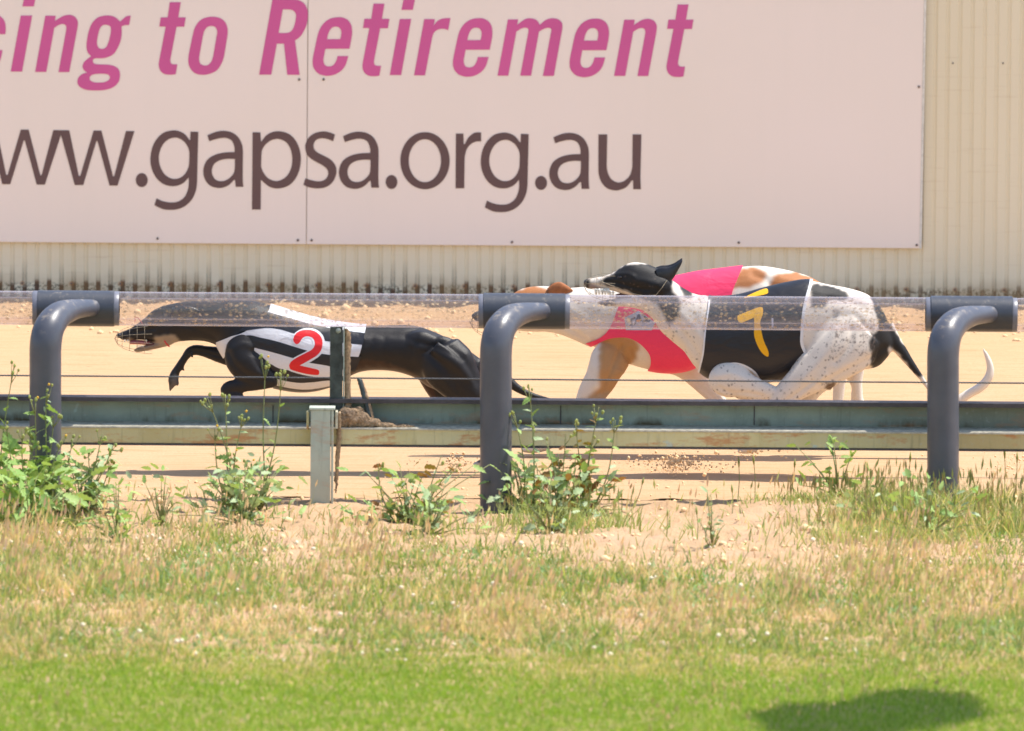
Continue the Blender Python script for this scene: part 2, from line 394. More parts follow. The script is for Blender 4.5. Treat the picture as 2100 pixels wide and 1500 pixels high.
# ------------------------------------------------------------------ value noise for terrain
def vnoise(x, y, seed=0):
    xi = np.floor(x).astype(np.int64); yi = np.floor(y).astype(np.int64); fx = x - xi; fy = y - yi
    fx = fx * fx * (3 - 2 * fx); fy = fy * fy * (3 - 2 * fy)
    def h(a, b):
        v = np.sin(a * 127.1 + b * 311.7 + seed * 74.7) * 43758.5453
        return v - np.floor(v)
    return (h(xi, yi) * (1 - fx) + h(xi + 1, yi) * fx) * (1 - fy) + (h(xi, yi + 1) * (1 - fx) + h(xi + 1, yi + 1) * fx) * fy
def fbm(x, y, seed=0, o=4):
    s = 0; a = .5
    for i in range(o): s = s + a * vnoise(x * 2 ** i, y * 2 ** i, seed + i); a *= .5
    return s
WALL_Y = 7.30
EDGE = 0.50
def verge_h(X, Y):
    base = 0.004 + .010 * np.clip((EDGE - Y) / .35, 0, 1)
    r = fbm(X * 6, Y * 6, 3) - .47
    r2 = fbm(X * 24, Y * 24, 9, 3) - .43
    k = np.clip((EDGE - Y) / .25, 0, 1)
    lawn = np.clip((-3.4 - Y) / .6, 0, 1)
    mound = .05 * np.exp(-((X - 1.25) / .5) ** 2 - ((Y - .05) / .3) ** 2)
    return base * k + k * (1 - .8 * lawn) * (r * .055 + r2 * .030) + mound * k
def track_h(X, Y):
    berm = np.clip((Y - 5.4) / .9, 0, 1) * np.clip((7.12 - Y) / .12, 0, 1)
    return (fbm(X * 2, Y * 3, 21, 3) - .45) * .012 + berm * ((fbm(X * 7, Y * 5, 31) - .42) * .040 + .0) + (np.clip((.8 - Y) / .3, 0, 1)) * (fbm(X * 14, Y * 9, 41) - .45) * .03
def sheet(name, xs, ys, fn, mat, smooth=True):
    X, Y = np.meshgrid(xs, ys); Z = fn(X, Y)
    V = np.stack([X.ravel(), Y.ravel(), Z.ravel()], 1); nx, ny = len(xs), len(ys)
    i = (np.arange(ny - 1)[:, None] * nx + np.arange(nx - 1)[None, :]).ravel()
    F = np.stack([i, i + 1, i + 1 + nx, i + nx], 1)
    return link(name, np_mesh(V, F, name), mat, smooth=smooth)
gr = mesh_from([(-400, -400, -.06), (400, -400, -.06), (400, 400, -.06), (-400, 400, -.06)], [(0, 1, 2, 3)])
tag(link("ground", gr, M_soil), kind="structure")
tag(sheet("sand_track", np.arange(-9, 9.01, .04), np.concatenate([np.arange(EDGE - .02, 5.5, .035), np.arange(5.5, WALL_Y + .5, .02)]), track_h, M_sand), kind="structure")
tag(sheet("verge", np.arange(-4.2, 4.21, .018), np.arange(-7.5, EDGE + .001, .02), lambda X, Y: verge_h(X, Y), M_verge), kind="structure")

# ------------------------------------------------------------------ wall of ribbed steel sheets
def zat(py, Y, px=1050): return P(px, py, Y).z
WT = 2.62
wall = empty("steel_wall", (0, WALL_Y, 0), "long cream ribbed steel wall with rusty mouldy foot behind the sand track", "wall")
gd = .0045
NR = 16
for k in range(-13, 13):
    vs = []; fs = []; x0 = -20 + round((20 + k * NR * RIBP) / RIBP) * RIBP
    prof = []
    for r in range(NR):
        b = x0 + r * RIBP
        prof += [(b, 0), (b + .595 * RIBP, 0), (b + .665 * RIBP, gd), (b + .87 * RIBP, gd), (b + .94 * RIBP, 0)]
    prof.append((x0 + NR * RIBP + (.002), 0))
    if k % 2: prof = [(x, y - .0025) for x, y in prof]
    for (x, y) in prof:
        vs += [(x, WALL_Y + y, -.02), (x, WALL_Y + y, WT)]
    for i in range(len(prof) - 1): fs.append((2 * i, 2 * i + 2, 2 * i + 3, 2 * i + 1))
    link("wall_sheet", mesh_from(vs, fs), M_wall, wall)
bm = bmesh.new(); add_box(bm, -9.8, 9.8, WALL_Y - .02, WALL_Y + .05, WT, WT + .05, .004)
link("wall_capping", bm_mesh(bm), M_signedge, wall)
bm = bmesh.new()
bmesh.ops.create_uvsphere(bm, u_segments=10, v_segments=5, radius=.0045)
for v in bm.verts: v.co.y *= .6
scr_me = bm_mesh(bm); scr_me.materials.append(M_screw)
def screw(px, py, Y, parent, r=1.0):
    o = bpy.data.objects.new("screw", scr_me); COL.objects.link(o); o.parent = parent
    o.matrix_parent_inverse = parent.matrix_world.inverted(); o.location = P(px, py, Y); o.scale = (r, r, r); return o
for px, py in ((1954, 130), (2057, 130)): screw(px, py, WALL_Y - .002, wall, .8)
for k in range(-17, 17):
    px = 2 + 0; X = k * RIBP * 4 + (-.02 - 20) + round(20 / (RIBP * 4)) * RIBP * 4 + RIBP * 2
    o = bpy.data.objects.new("screw", scr_me); COL.objects.link(o); o.parent = wall
    o.matrix_parent_inverse = wall.matrix_world.inverted(); o.location = (X, WALL_Y - .003, .052); o.scale = (.9, .9, .9)

# ------------------------------------------------------------------ the big sign
SY = WALL_Y - .022
sign = empty("billboard", (0, SY, .5), "pale pink two panel sign lettered in magenta and brown, screwed to the cream wall", "sign")
def quad_panel(corners, mat, name):
    vs = [P(x, y, SY) for x, y in corners]; vs2 = [v + Vector((0, .006, 0)) for v in vs]
    fs = [(0, 1, 2, 3), (7, 6, 5, 4), (0, 4, 5, 1), (1, 5, 6, 2), (2, 6, 7, 3), (3, 7, 4, 0)]
    return link(name, mesh_from(vs + vs2, fs), mat, sign)
TOPY = -640
quad_panel([(-700, 491.5), (627.5, 501), (635.5, TOPY), (-700, TOPY)], M_sign, "sign_panel")
quad_panel([(629, 501), (1885, 509.5), (1907, TOPY), (637, TOPY)], M_sign, "sign_panel")
vs = [P(x, y, SY - .001) for x, y in [(1885.5, 510), (1890, 510), (1912, TOPY), (1907.5, TOPY)]]
vs += [v + Vector((0, .012, 0)) for v in vs]
link("edge_trim", mesh_from(vs, [(0, 1, 2, 3), (0, 4, 5, 1), (1, 5, 6, 2), (3, 2, 6, 7), (0, 3, 7, 4)]), M_signedge, sign)
for px, py in ((323, 489.5), (611, 493), (639, 493), (1050, 497), (1515, 498), (1880, 503), (1884.5, 178.5), (613.5, 163.5), (663.5, 163.5)):
    screw(px, py, SY - .002, sign, 1.15)

def contour(pts, close=True, n=6):
    """points (x,y) smooth, (x,y,1) corner -> dense outline"""
    P_ = [(p[0], p[1], len(p) > 2) for p in pts]; N = len(P_); out = []
    for i in range(N):
        a = P_[i]; b = P_[(i + 1) % N]
        if a[2] and b[2]: out.append((a[0], a[1])); continue
        p0 = P_[i - 1] if not a[2] else a; p3 = P_[(i + 2) % N] if not b[2] else b
        v = [np.array(q[:2], float) for q in (p0, a, b, p3)]
        for k in range(n): q = cr1(*v, k / n); out.append((float(q[0]), float(q[1])))
    return out
def ell(cx, cy, rx, ry, n=36): return [(cx + rx * math.cos(2 * math.pi * k / n), cy + ry * math.sin(2 * math.pi * k / n)) for k in range(n)]
def letter(contours, ox, oy, mat, off=(0, 0), raw=False, sc=7.5, y=None):
    loops = []
    for c in contours:
        c = c if raw else contour(c)
        loops.append([P(ox + x / sc + off[0], oy + yy / sc + off[1], SY - .0016 if y is None else y) for x, yy in c])
    tris = tessellate_polygon(loops)
    flat = [v for l in loops for v in l]
    me = mesh_from(flat, [tuple(t) for t in tris])
    bm = bmesh.new(); bm.from_mesh(me); bmesh.ops.recalc_face_normals(bm, faces=bm.faces); bm.to_mesh(me); bm.free()
    return link("letter", me, mat, sign)
GC = [[(82,530,1),(88,440),(70,330),(0,252),(-110,225),(-230,260),(-330,370),(-380,520),(-430,800),(-445,950),(-420,1050),(-350,1110),(-240,1130),(-120,1100),(-30,1000),(15,890),(38,775,1),(-130,775,1),(-150,900),(-190,975),(-250,990),(-290,930),(-270,780),(-225,500),(-195,410),(-130,372),(-90,400),(-85,450),(-90,528,1)]]
GI = [(320,242,1),(495,242,1),(340,1105,1),(165,1105,1)]
GID = [(378,-60,1),(553,-60,1),(520,102,1),(345,102,1)]
GN = [[(697,245,1),(858,245,1),(843,325,1),(900,290),(980,245),(1075,232),(1150,260),(1195,330),(1195,410,1),(1065,1112,1),(900,1112,1),(1015,480,1),(1020,425),(1005,388),(960,372),(900,390),(835,432,1),(712,1110,1),(540,1110,1)]]
GG = [[(1850,335,1),(1920,270),(1960,250),(2012,245,1),(1985,388,1),(1920,392),(1868,410,1),(1872,500),(1860,610),(1820,720),(1750,830),(1650,885),(1560,900),(1480,900),(1440,912),(1428,945),(1450,980),(1520,993),(1650,997),(1760,1020),(1830,1080),(1845,1170),(1820,1270),(1740,1345),(1620,1385),(1480,1395),(1330,1385),(1230,1340),(1190,1275),(1205,1200),(1260,1145),(1340,1118,1),(1290,1080),(1270,1020),(1300,950),(1402,868,1),(1350,810),(1330,720),(1340,600),(1375,450),(1430,340),(1520,265),(1650,240),(1760,262)],
      [(1630,385),(1570,400),(1530,460),(1500,580),(1492,670),(1515,735),(1565,755),(1625,735),(1665,660),(1690,570),(1705,480),(1695,410)],
      [(1530,1138),(1430,1150),(1380,1190),(1390,1240),(1450,1268),(1530,1273),(1620,1262),(1680,1225),(1685,1175),(1640,1143)]]
GT = [[(362,37,1),(530,37,1),(492,270,1),(607,270,1),(583,415,1),(465,415,1),(372,905,1),(370,945),(385,980),(420,992),(478,992,1),(452,1145,1),(380,1153),(290,1145),(220,1095),(192,1010),(200,925,1),(298,412,1),(200,412,1),(222,270,1),(328,270,1)]]
GO = [[(1025,260),(1130,280),(1210,340),(1250,440),(1250,540,1),(1200,850,1),(1170,950),(1100,1070),(1000,1130),(880,1155),(760,1135),(680,1060),(645,950),(655,830,1),(710,560,1),(745,430),(820,325),(910,275)],
      [(1005,403),(1065,425),(1090,490),(1080,570,1),(1030,860,1),(1000,950),(950,1000),(895,1010),(835,985),(812,920),(820,840,1),(870,560,1),(895,475),(940,420)]]
GR = [[(291,-8,1),(600,-8,1),(690,5),(780,60),(830,160),(835,270),(810,400),(745,530),(690,590),(638,625,1),(708,1155,1),(518,1155,1),(468,675,1),(358,675,1),(272,1152,1),(85,1152,1)],
      [(450,148,1),(550,148,1),(610,165),(650,220),(648,300),(625,400),(585,475),(520,508),(385,510,1)]]
GE = [[(1475,753,1),(1505,600,1),(1516,500),(1505,400),(1460,320),(1380,275),(1290,268),(1180,290),(1080,360),(1010,470),(975,590,1),(920,850,1),(908,950),(925,1050),(990,1130),(1070,1162),(1150,1170),(1260,1145),(1360,1080),(1420,990),(1457,865,1),(1292,865,1),(1270,940),(1225,1005),(1160,1025),(1100,1005),(1075,940),(1080,880,1),(1105,755,1)],
      [(1130,605,1),(1150,520),(1195,440),(1262,413),(1325,435),(1350,500),(1335,605,1)]]
GRr = [[(600,297,1),(765,297,1),(745,395,1),(800,330),(870,292),(940,282),(1003,282,1),(970,467,1),(920,452),(860,448),(790,470),(745,515),(720,590,1),(612,1163,1),(443,1163,1)]]
GM = [[(312,302,1),(470,302,1),(455,385,1),(540,320),(600,290),(665,285),(740,305),(780,345),(803,385,1),(880,320),(950,290),(1015,285),(1090,303),(1145,360),(1150,440,1),(1018,1172,1),(850,1172,1),(975,500,1),(980,455),(960,435),(915,432),(860,450),(790,490,1),(668,1168,1),(502,1168,1),(625,500,1),(628,460),(610,437),(570,430),(510,447),(443,490,1),(318,1168,1),(152,1168,1)]]
letter(GC, 0, 0, M_pink_ink)
for off in ((0, 0), (777.3, 7.1)):
    a = letter([GI], 0, 0, M_pink_ink, off)
    b = letter([GID], 0, 0, M_pink_ink, off); b.name = "letter_dot"; b.parent = a; b.matrix_parent_inverse = Matrix.Identity(4)
    b.data.transform(Matrix.Identity(4))
letter(GN, 0, 0, M_pink_ink); letter(GN, 0, 0, M_pink_ink, (1187.3, 8.2))
letter(GG, 0, 0, M_pink_ink)
for off in ((0, 0), (417.7, 3.07), (1041.3, 4.7)): letter(GT, 300, 0, M_pink_ink, off)
letter(GO, 300, 0, M_pink_ink); letter(GR, 520, 0, M_pink_ink)
for off in ((0, 0), (287.7, 2), (526.9, 2.9)): letter(GE, 520, 0, M_pink_ink, off)
letter(GRr, 790, 0, M_pink_ink); letter(GM, 1000, 0, M_pink_ink)
def C1(l): return [(x, y, 1) for x, y in l]
WA = [C1([(-180,116),(-52,117),(95,817),(117,817),(320,121),(440,122),(620,822),(640,822),(820,130),(937,131),(937,205),(690,968),(565,968),(382,290),(365,290),(158,962),(35,962)])]
WB = [C1([(938,131),(1065,132),(1212,832),(1235,832),(1440,136),(1560,137),(1738,838),(1757,838),(1937,143),(2068,145),(1808,983),(1685,983),(1500,300),(1482,300),(1280,975),(1150,975),(938,205)])]
letter(WA, 0, 250, M_brown_ink); letter(WB, 0, 250, M_brown_ink)
BG = [[(905,152,1),(1025,157,1),(1008,850,1),(1005,950),(985,1070),(930,1190),(840,1285),(730,1340),(610,1357),(480,1345),(350,1285,1),(382,1178,1),(480,1222),(610,1242),(720,1225),(810,1160),(860,1060),(878,960),(875,858,1),(800,940),(710,982),(615,992),(500,965),(400,890),(330,780),(292,650),(290,530),(320,390),(390,260),(500,165),(640,133),(740,150),(820,195),(888,280,1),(900,280,1)],
      [(665,245),(570,270),(490,340),(435,450),(418,570),(440,690),(500,800),(580,860),(660,880),(750,860),(830,790),(875,690),(885,620,1),(888,470,1),(865,390),(810,310),(740,262)]]
BA = [[(1165,208,1),(1290,158),(1410,140),(1540,165),(1640,240),(1700,360),(1712,480,1),(1708,850,1),(1712,940),(1720,1002,1),(1600,1002,1),(1590,898,1),(1572,898,1),(1500,970),(1420,1010),(1330,1020),(1220,990),(1140,910),(1102,790),(1115,680),(1170,580),(1280,510),(1420,475),(1583,467,1),(1580,390),(1545,300),(1480,258),(1400,250),(1290,270),(1193,302,1)],
      [(1588,575,1),(1480,572),(1370,590),(1280,640),(1238,720),(1240,810),(1290,890),(1380,915),(1470,890),(1550,820),(1583,740)]]
BP = [[(60,162,1),(180,165,1),(188,300,1),(200,300,1),(270,210),(370,158),(480,148),(600,180),(700,260),(775,400),(803,570),(780,740),(710,890),(600,990),(450,1028),(330,1005),(250,950),(203,905,1),(188,900,1),(185,1352,1),(50,1352,1)],
      [(430,265),(340,290),(260,350),(205,440),(195,530,1),(190,690,1),(225,780),(300,870),(410,912),(500,895),(590,830),(650,720),(670,580),(650,440),(590,330),(510,280)]]
BS = [[(1328,198,1),(1230,160),(1130,150),(1010,180),(920,250),(870,370),(895,500),(960,570),(1050,625),(1150,680),(1210,740),(1222,810),(1185,880),(1110,915),(1010,910),(872,870,1),(842,972,1),(930,1010),(1060,1027),(1190,1005),(1290,930),(1345,810),(1340,690),(1270,590),(1170,530),(1070,480),(1010,425),(1000,350),(1040,280),(1130,255),(1220,270),(1298,303,1)]]
BR = [[(1162,182,1),(1277,182,1),(1283,345,1),(1298,345,1),(1350,250),(1420,185),(1480,165),(1550,165,1),(1550,305,1),(1480,305),(1400,340),(1330,420),(1297,540,1),(1290,1025,1),(1157,1025,1)]]
BU = [[(1255,195,1),(1390,195,1),(1382,680,1),(1400,790),(1460,890),(1560,935),(1660,905),(1740,820),(1775,700,1),(1780,195,1),(1915,195,1),(1900,850,1),(1908,1040,1),(1790,1040,1),(1787,905,1),(1768,905,1),(1690,1000),(1600,1045),(1510,1058),(1390,1025),(1300,930),(1258,800),(1253,680,1)]]
letter([ell(155, 898, 92, 108)], 270, 250, M_brown_ink, raw=True)
letter(BG, 270, 250, M_brown_ink); letter(BG, 270, 250, M_brown_ink, (677.6, 4.6))
letter(BA, 270, 250, M_brown_ink); letter(BA, 270, 250, M_brown_ink, (278.2, 1.8)); letter(BA, 270, 250, M_brown_ink, (709.5, 4.2))
letter(BP, 510, 250, M_brown_ink); letter(BS, 510, 250, M_brown_ink)
letter([ell(172, 928, 90, 108)], 780, 250, M_brown_ink, raw=True)
letter([ell(687, 600, 380, 440, 48), ell(685, 600, 248, 330, 48)], 780, 250, M_brown_ink, raw=True)
letter(BR, 780, 250, M_brown_ink); letter([ell(372, 942, 92, 108)], 1060, 250, M_brown_ink, raw=True); letter(BU, 1060, 250, M_brown_ink)

# ------------------------------------------------------------------ running rail: hoops, sleeves, clear tubes
TY = .30; TR = .0540
def lathe_x(x0, x1, cy, cz, prof, seg=40):
    """prof: list of (x fraction offset in metres from x0 or negative from x1 handled by caller, radius)"""
    vs = []; fs = []
    for (x, r) in prof:
        for k in range(seg):
            a = 2 * math.pi * k / seg; vs.append((x, cy + r * math.cos(a), cz + r * math.sin(a)))
    for i in range(len(prof) - 1):
        for k in range(seg):
            k2 = (k + 1) % seg; fs.append((i * seg + k, i * seg + k2, (i + 1) * seg + k2, (i + 1) * seg + k))
    return vs, fs
hoops = []
for (shift, dyp, wd) in ((-924, -6.7, "leftmost, half sunk in leafy weeds"), (0, 0, "middle one, leafy weeds at its foot on the right"), (917, 6.6, "rightmost, rough grass at its foot")):
    foot = P(1017 + shift, 1075 + dyp, 0)
    h = empty("hoop_post", (foot.x, 0, 0), "bent grey rail post, " + wd, "post", "bent grey posts carrying the clear rail")
    path = [(1017, 1100, 0, .0505), (1017, 900, 0, .0505), (1017, 760, 0, .0505), (1017, 728, 0, .0505), (1018.5, 705, .003, .0505), (1023, 684, .016, .0495), (1032, 667, .045, .047), (1046, 653, .085, .043), (1064, 645, .13, .037), (1084, 640.5, .175, .031), (1108, 638.5, .235, .0275), (1114, 638.5, .26, .027)]
    it = interp([(*P(x + shift, y + dyp, yy), r) for x, y, yy, r in path], 4)
    vs, fs = tube_data([Vector(q[:3]) for q in it], [q[3] for q in it], 28)
    link("bent_pipe", mesh_from(vs, fs), M_grey, h, angle=60)
    c = P(1075 + shift, 638.5 + dyp * .85, TY); x0 = P(990 + shift + (10 if shift < 0 else 0), 638, TY).x; x1 = P(1160 + shift, 638, TY).x
    R = TR + .0035
    vs, fs = lathe_x(x0, x1, TY, c.z, [(x0 + .004, R - .006), (x0, R - .004), (x0 + .003, R), (x1 - .003, R), (x1, R - .004), (x1 - .004, R - .006), (x1 - .03, R - .006)])
    link("sleeve", mesh_from(vs, fs), M_sleeve, h, angle=50)
    # two fixing bolts under the elbow
    hoops.append((x0, x1, c.z))
spans = [(-4.4, hoops[0][0], "clear rail tube running out of frame on the far left"), (hoops[0][1], hoops[1][0], "clear dusty rail tube crossing in front of the black greyhound"),
         (hoops[1][1], hoops[2][0], "clear dusty rail tube crossing in front of the white greyhounds"), (hoops[2][1], 4.4, "clear rail tube running out of frame on the far right")]
for a, b, lab in spans:
    z = P(1050 + (a + b) / 2 * 640, 638 + (a + b) / 2 * 640 * .0069 * 0, TY).z
    z = hoops[1][2] - .001
    t = empty("rail_tube", ((a + b) / 2, TY, z), lab, "rail tube", "clear tubes of the running rail")
    a2, b2 = a - .02, b + .02
    vs, fs = lathe_x(a2, b2, TY, z, [(a2, TR), (b2, TR)], 56); link("outer_skin", mesh_from(vs, fs), M_tube, t, smooth=True)
    ri = TR * .63
    vs, fs = lathe_x(a2, b2, TY, z, [(a2, ri), (b2, ri)], 56); link("inner_skin", mesh_from(vs, fs), M_tube_in, t, smooth=True)
    for xe, sg in ((a, 1), (b, -1)):
        if abs(xe) < 4:
            vs, fs = lathe_x(xe, xe, TY, z, [(xe - .002 * sg, TR + .0012), (xe + .012 * sg, TR + .0012), (xe + .0135 * sg, TR + .0002)], 40)
            link("end_collar", mesh_from(vs, fs), simple("collar_plastic", (.17, .17, .20), .35, .5, .1), t, smooth=True)

# ------------------------------------------------------------------ lure rail (channel beam)
def zl(py): return P(1050, py, .27).z
beam = empty("lure_rail", (0, .3, zl(915)), "long weathered teal and olive steel channel rail running behind the grey posts", "rail")
def strip(prof, name, mat, x0=-4.5, x1=4.5, nx=1):
    vs = []; fs = []
    for x in (x0, x1):
        vs += [(x, y, z) for y, z in prof]
    k = len(prof)
    for i in range(k): j = (i + 1) % k; fs.append((i, j, k + j, k + i))
    fs.append(tuple(range(k - 1, -1, -1))); fs.append(tuple(k + i for i in range(k)))
    me = mesh_from(vs, fs); bm = bmesh.new(); bm.from_mesh(me); bmesh.ops.recalc_face_normals(bm, faces=bm.faces); bm.to_mesh(me); bm.free()
    return link(name, me, mat, beam)
strip([(.262, zl(820.5)), (.262, zl(829)), (.268, zl(829.5)), (.268, zl(823)), (.335, zl(823)), (.335, zl(820.5))], "top_flange", M_lip)
strip([(.3265, zl(822.9)), (.3265, zl(878)), (.3335, zl(878)), (.3335, zl(822.9))], "web", M_web)
strip([(.222, zl(881)), (.222, zl(878)), (.3262, zl(874)), (.3262, zl(881))], "ledge", M_ledge)
strip([(.226, zl(881.1)), (.226, zl(911)), (.230, zl(912)), (.234, zl(911)), (.234, zl(881.1))], "lower_face", M_lowface)
strip([(.224, zl(912.2)), (.224, zl(916)), (.31, zl(916)), (.31, zl(912.2))], "bottom_flange", M_lip)
# joint plates in the web (dark butt lines)
for px in (1150, 1547, 560):
    a = P(px, 832, .326); b = P(px, 872, .326)
    bm = bmesh.new(); add_box(bm, a.x - .0018, a.x + .0018, .3245, .3262, b.z, a.z)
    link("joint_seam", bm_mesh(bm), M_lip, beam)

# support post with its cap, brackets, and the short upright with caked sand
sp = empty("support_post", (P(661, 1045, .2).x, .22, 0), "short pale green channel post with sand caked on its bracket, under the steel rail", "post")
def boxpx(x0, y0, x1, y1, Ya, Yb, name, mat, parent, bev=.0015):
    a = P(x0, y1, Ya); b = P(x1, y0, Ya); bm = bmesh.new(); add_box(bm, a.x, b.x, Ya, Yb, a.z, b.z, bev); return link(name, bm_mesh(bm), mat, parent)
boxpx(636, 842, 678, 1062, .150, .156, "front_plate", M_palepaint, sp)
boxpx(678.3, 842, 684, 1062, .150, .195, "side_flange", M_palepaint, sp)
boxpx(634, 837, 687, 841.6, .146, .218, "cap", M_palepaint, sp)
boxpx(628.5, 845, 633.8, 880, .18, .221, "bracket", M_lowface, sp)
boxpx(687.5, 845, 692.5, 880, .165, .221, "bracket", M_ledge, sp)
boxpx(694, 847, 699, 880, .17, .221, "bracket", M_clod, sp)
up = empty("short_upright", (P(697, 838, .30).x, .28, zl(838)), "short dark angle iron upright with a bolt and caked sand, standing on the rail", "upright")
boxpx(676, 671, 703, 839, .268, .278, "front_leaf", M_darksteel, up)
boxpx(703.2, 672, 706.5, 839, .268, .325, "side_leaf", M_web, up)
bm = bmesh.new(); bmesh.ops.create_uvsphere(bm, u_segments=12, v_segments=6, radius=.0085); bmesh.ops.translate(bm, verts=bm.verts, vec=P(694, 678.5, .266))
link("bolt", bm_mesh(bm), M_web, up, smooth=True)
def lumpy(st, name, parent, mat, seed=1, n=5, seg=14, amp=.004):
    it = interp([(*P(x, y, yy), r / 640.0) for x, y, yy, r in st], n)
    vs, fs = tube_data([Vector(q[:3]) for q in it], [q[3] for q in it], seg)
    rg = np.random.default_rng(seed)
    vs = [v + Vector(rg.normal(0, amp, 3)) for v in vs]
    return link(name, mesh_from(vs, fs), mat, parent, smooth=True)
lumpy([(709, 675, .31, 2.5), (713, 690, .31, 6.5), (712, 740, .30, 7), (713, 800, .29, 6), (713, 840, .28, 9)], "caked_sand", up, M_clod, 3, 9, 12, .0012)
lumpy([(695, 878, .215, 5), (694, 915, .212, 5), (691, 960, .212, 4), (690, 990, .212, 3), (689, 1010, .212, 1)], "sand_streak", sp, M_clod, 5, 8, 8, .0013)
rod = empty("bent_rod", P(765, 868, .26), "dark bent rod crusted with sand beside the upright on the steel rail", "rod")
lumpy([(733, 776, .29, 2), (738, 782, .288, 5), (745, 805, .28, 5.5), (753, 835, .27, 6), (758, 855, .262, 6), (762, 868, .256, 4)], "rod_core", rod, M_darksteel, 6, 6, 10, .0007)
lumpy([(743, 784, .286, 2.5), (750, 806, .277, 3), (758, 835, .268, 4), (765, 862, .256, 3)], "sand_crust", rod, M_clod, 7, 8, 8, .001)
# cable
a = P(-900, 763.5, .345); b = P(3000, 793, .345)
cab = [a.lerp(b, i / 40) + Vector((0, 0, -.004 * math.sin(math.pi * i / 40))) for i in range(41)]
strands = []
for s_ in range(3):
    pts = []
    NN = 1400
    for i in range(NN + 1):
        t = i / NN; p = a.lerp(b, t); ph = t * 1300 + s_ * 2.094
        pts.append(p + Vector((0, math.cos(ph), math.sin(ph))) * .0015)
    strands.append(tube_data(pts, .0015, 5, False))
vs, fs = merge(strands)
tag(link("steel_cable", mesh_from(vs, fs), M_wire, smooth=True), "thin twisted steel cable stretched between the clear rail and the teal rail", "cable")
# added overhead line, out of view, to cast the thin shadow on the sand
oz = 2.75; oy = G(1050, 975).y + .1 * oz
vs, fs = tube_data([(-6, oy, oz), (7, oy + .02, oz)], .011, 10)
tag(link("shadow_casting_line", mesh_from(vs, fs), M_wire, smooth=True), "added unseen overhead line that casts the thin shadow across the sand track", "cable")

# ------------------------------------------------------------------ lofts for animals
DOGS = 627.0
def loft_pairs(st, Yp, e=0.0, seg=30, n=5, po=2.0):
    rows = []
    for s in st:
        x1, y1, x2, y2, w_ = s[:5]; dy = s[5] if len(s) > 5 else 0
        A = P(x1, y1, Yp + dy); B = P(x2, y2, Yp + dy); rows.append((A.x, A.z, B.x, B.z, w_, Yp + dy))
    it = interp(rows, n); vs = []; fs = []
    N = len(it)
    for q in it:
        A = np.array(q[0:2]); B = np.array(q[2:4]); Mx = (A + B) / 2; u = (A - B) / 2; L = np.linalg.norm(u) + 1e-6
        u = u / L * (L + e); w_ = max(q[4], .002) + e
        for k in range(seg):
            a = 2 * math.pi * k / seg; ca, sa = math.cos(a), math.sin(a)
            f = (abs(ca) ** po + abs(sa) ** po) ** (-1 / po)
            ca *= f; sa *= f
            vs.append((Mx[0] + u[0] * ca, q[5] + w_ * sa, Mx[1] + u[1] * ca))
    c0 = len(vs); vs.append(tuple(np.mean(np.array(vs[:seg]), 0))); vs.append(tuple(np.mean(np.array(vs[(N - 1) * seg:N * seg]), 0)))
    for i in range(N - 1):
        for k in range(seg):
            k2 = (k + 1) % seg; fs.append((i * seg + k, i * seg + k2, (i + 1) * seg + k2, (i + 1) * seg + k))
    for k in range(seg):
        fs.append((c0, (k + 1) % seg, k)); fs.append((c0 + 1, (N - 1) * seg + k, (N - 1) * seg + (k + 1) % seg))
    return vs, fs
def loft_path(st, Yp, seg=18, n=5):
    """(x,y,r_px,[w_m],[dy]) centre line in the dog's own plane"""
    rows = []
    lw, ld = None, 0.0
    for s in st:
        r = s[2] / DOGS; w_ = s[3] if len(s) > 3 and s[3] else r; dy = s[4] if len(s) > 4 else ld; ld = dy
        c = P(s[0], s[1], Yp + dy); rows.append((c.x, c.z, r, w_, Yp + dy))
    it = interp(rows, n); N = len(it); vs = []; fs = []
    for i, q in enumerate(it):
        a = it[max(i - 1, 0)]; b = it[min(i + 1, N - 1)]; t = np.array([b[0] - a[0], b[1] - a[1]]); L = np.linalg.norm(t)
        t = t / L if L > 1e-7 else np.array([1.0, 0]); nn = np.array([-t[1], t[0]])
        for k in range(seg):
            an = 2 * math.pi * k / seg
            vs.append((q[0] + nn[0] * q[2] * math.cos(an), q[4] + q[3] * math.sin(an), q[1] + nn[1] * q[2] * math.cos(an)))
    c0 = len(vs); vs.append((it[0][0], it[0][4], it[0][1])); vs.append((it[-1][0], it[-1][4], it[-1][1]))
    for i in range(N - 1):
        for k in range(seg):
            k2 = (k + 1) % seg; fs.append((i * seg + k, i * seg + k2, (i + 1) * seg + k2, (i + 1) * seg + k))
    for k in range(seg):
        fs.append((c0, (k + 1) % seg, k)); fs.append((c0 + 1, (N - 1) * seg + k, (N - 1) * seg + (k + 1) % seg))
    return vs, fs
def ball(x, y, rx, ry, w_, dy, Yp):
    c = P(x, y, Yp + dy); bm = bmesh.new(); bmesh.ops.create_icosphere(bm, subdivisions=3, radius=1)
    vs = [(c.x + v.co.x * rx / DOGS, c.y + v.co.y * w_, c.z + v.co.z * ry / DOGS) for v in bm.verts]
    bm.verts.ensure_lookup_table(); fs = [tuple(v.index for v in f.verts) for f in bm.faces]; bm.free(); return vs, fs
def fixn(me):
    bm = bmesh.new(); bm.from_mesh(me); bmesh.ops.recalc_face_normals(bm, faces=bm.faces); bm.to_mesh(me); bm.free(); return me
def evaluated(o):
    dg = bpy.context.evaluated_depsgraph_get(); dg.update()
    return bpy.data.meshes.new_from_object(o.evaluated_get(dg))
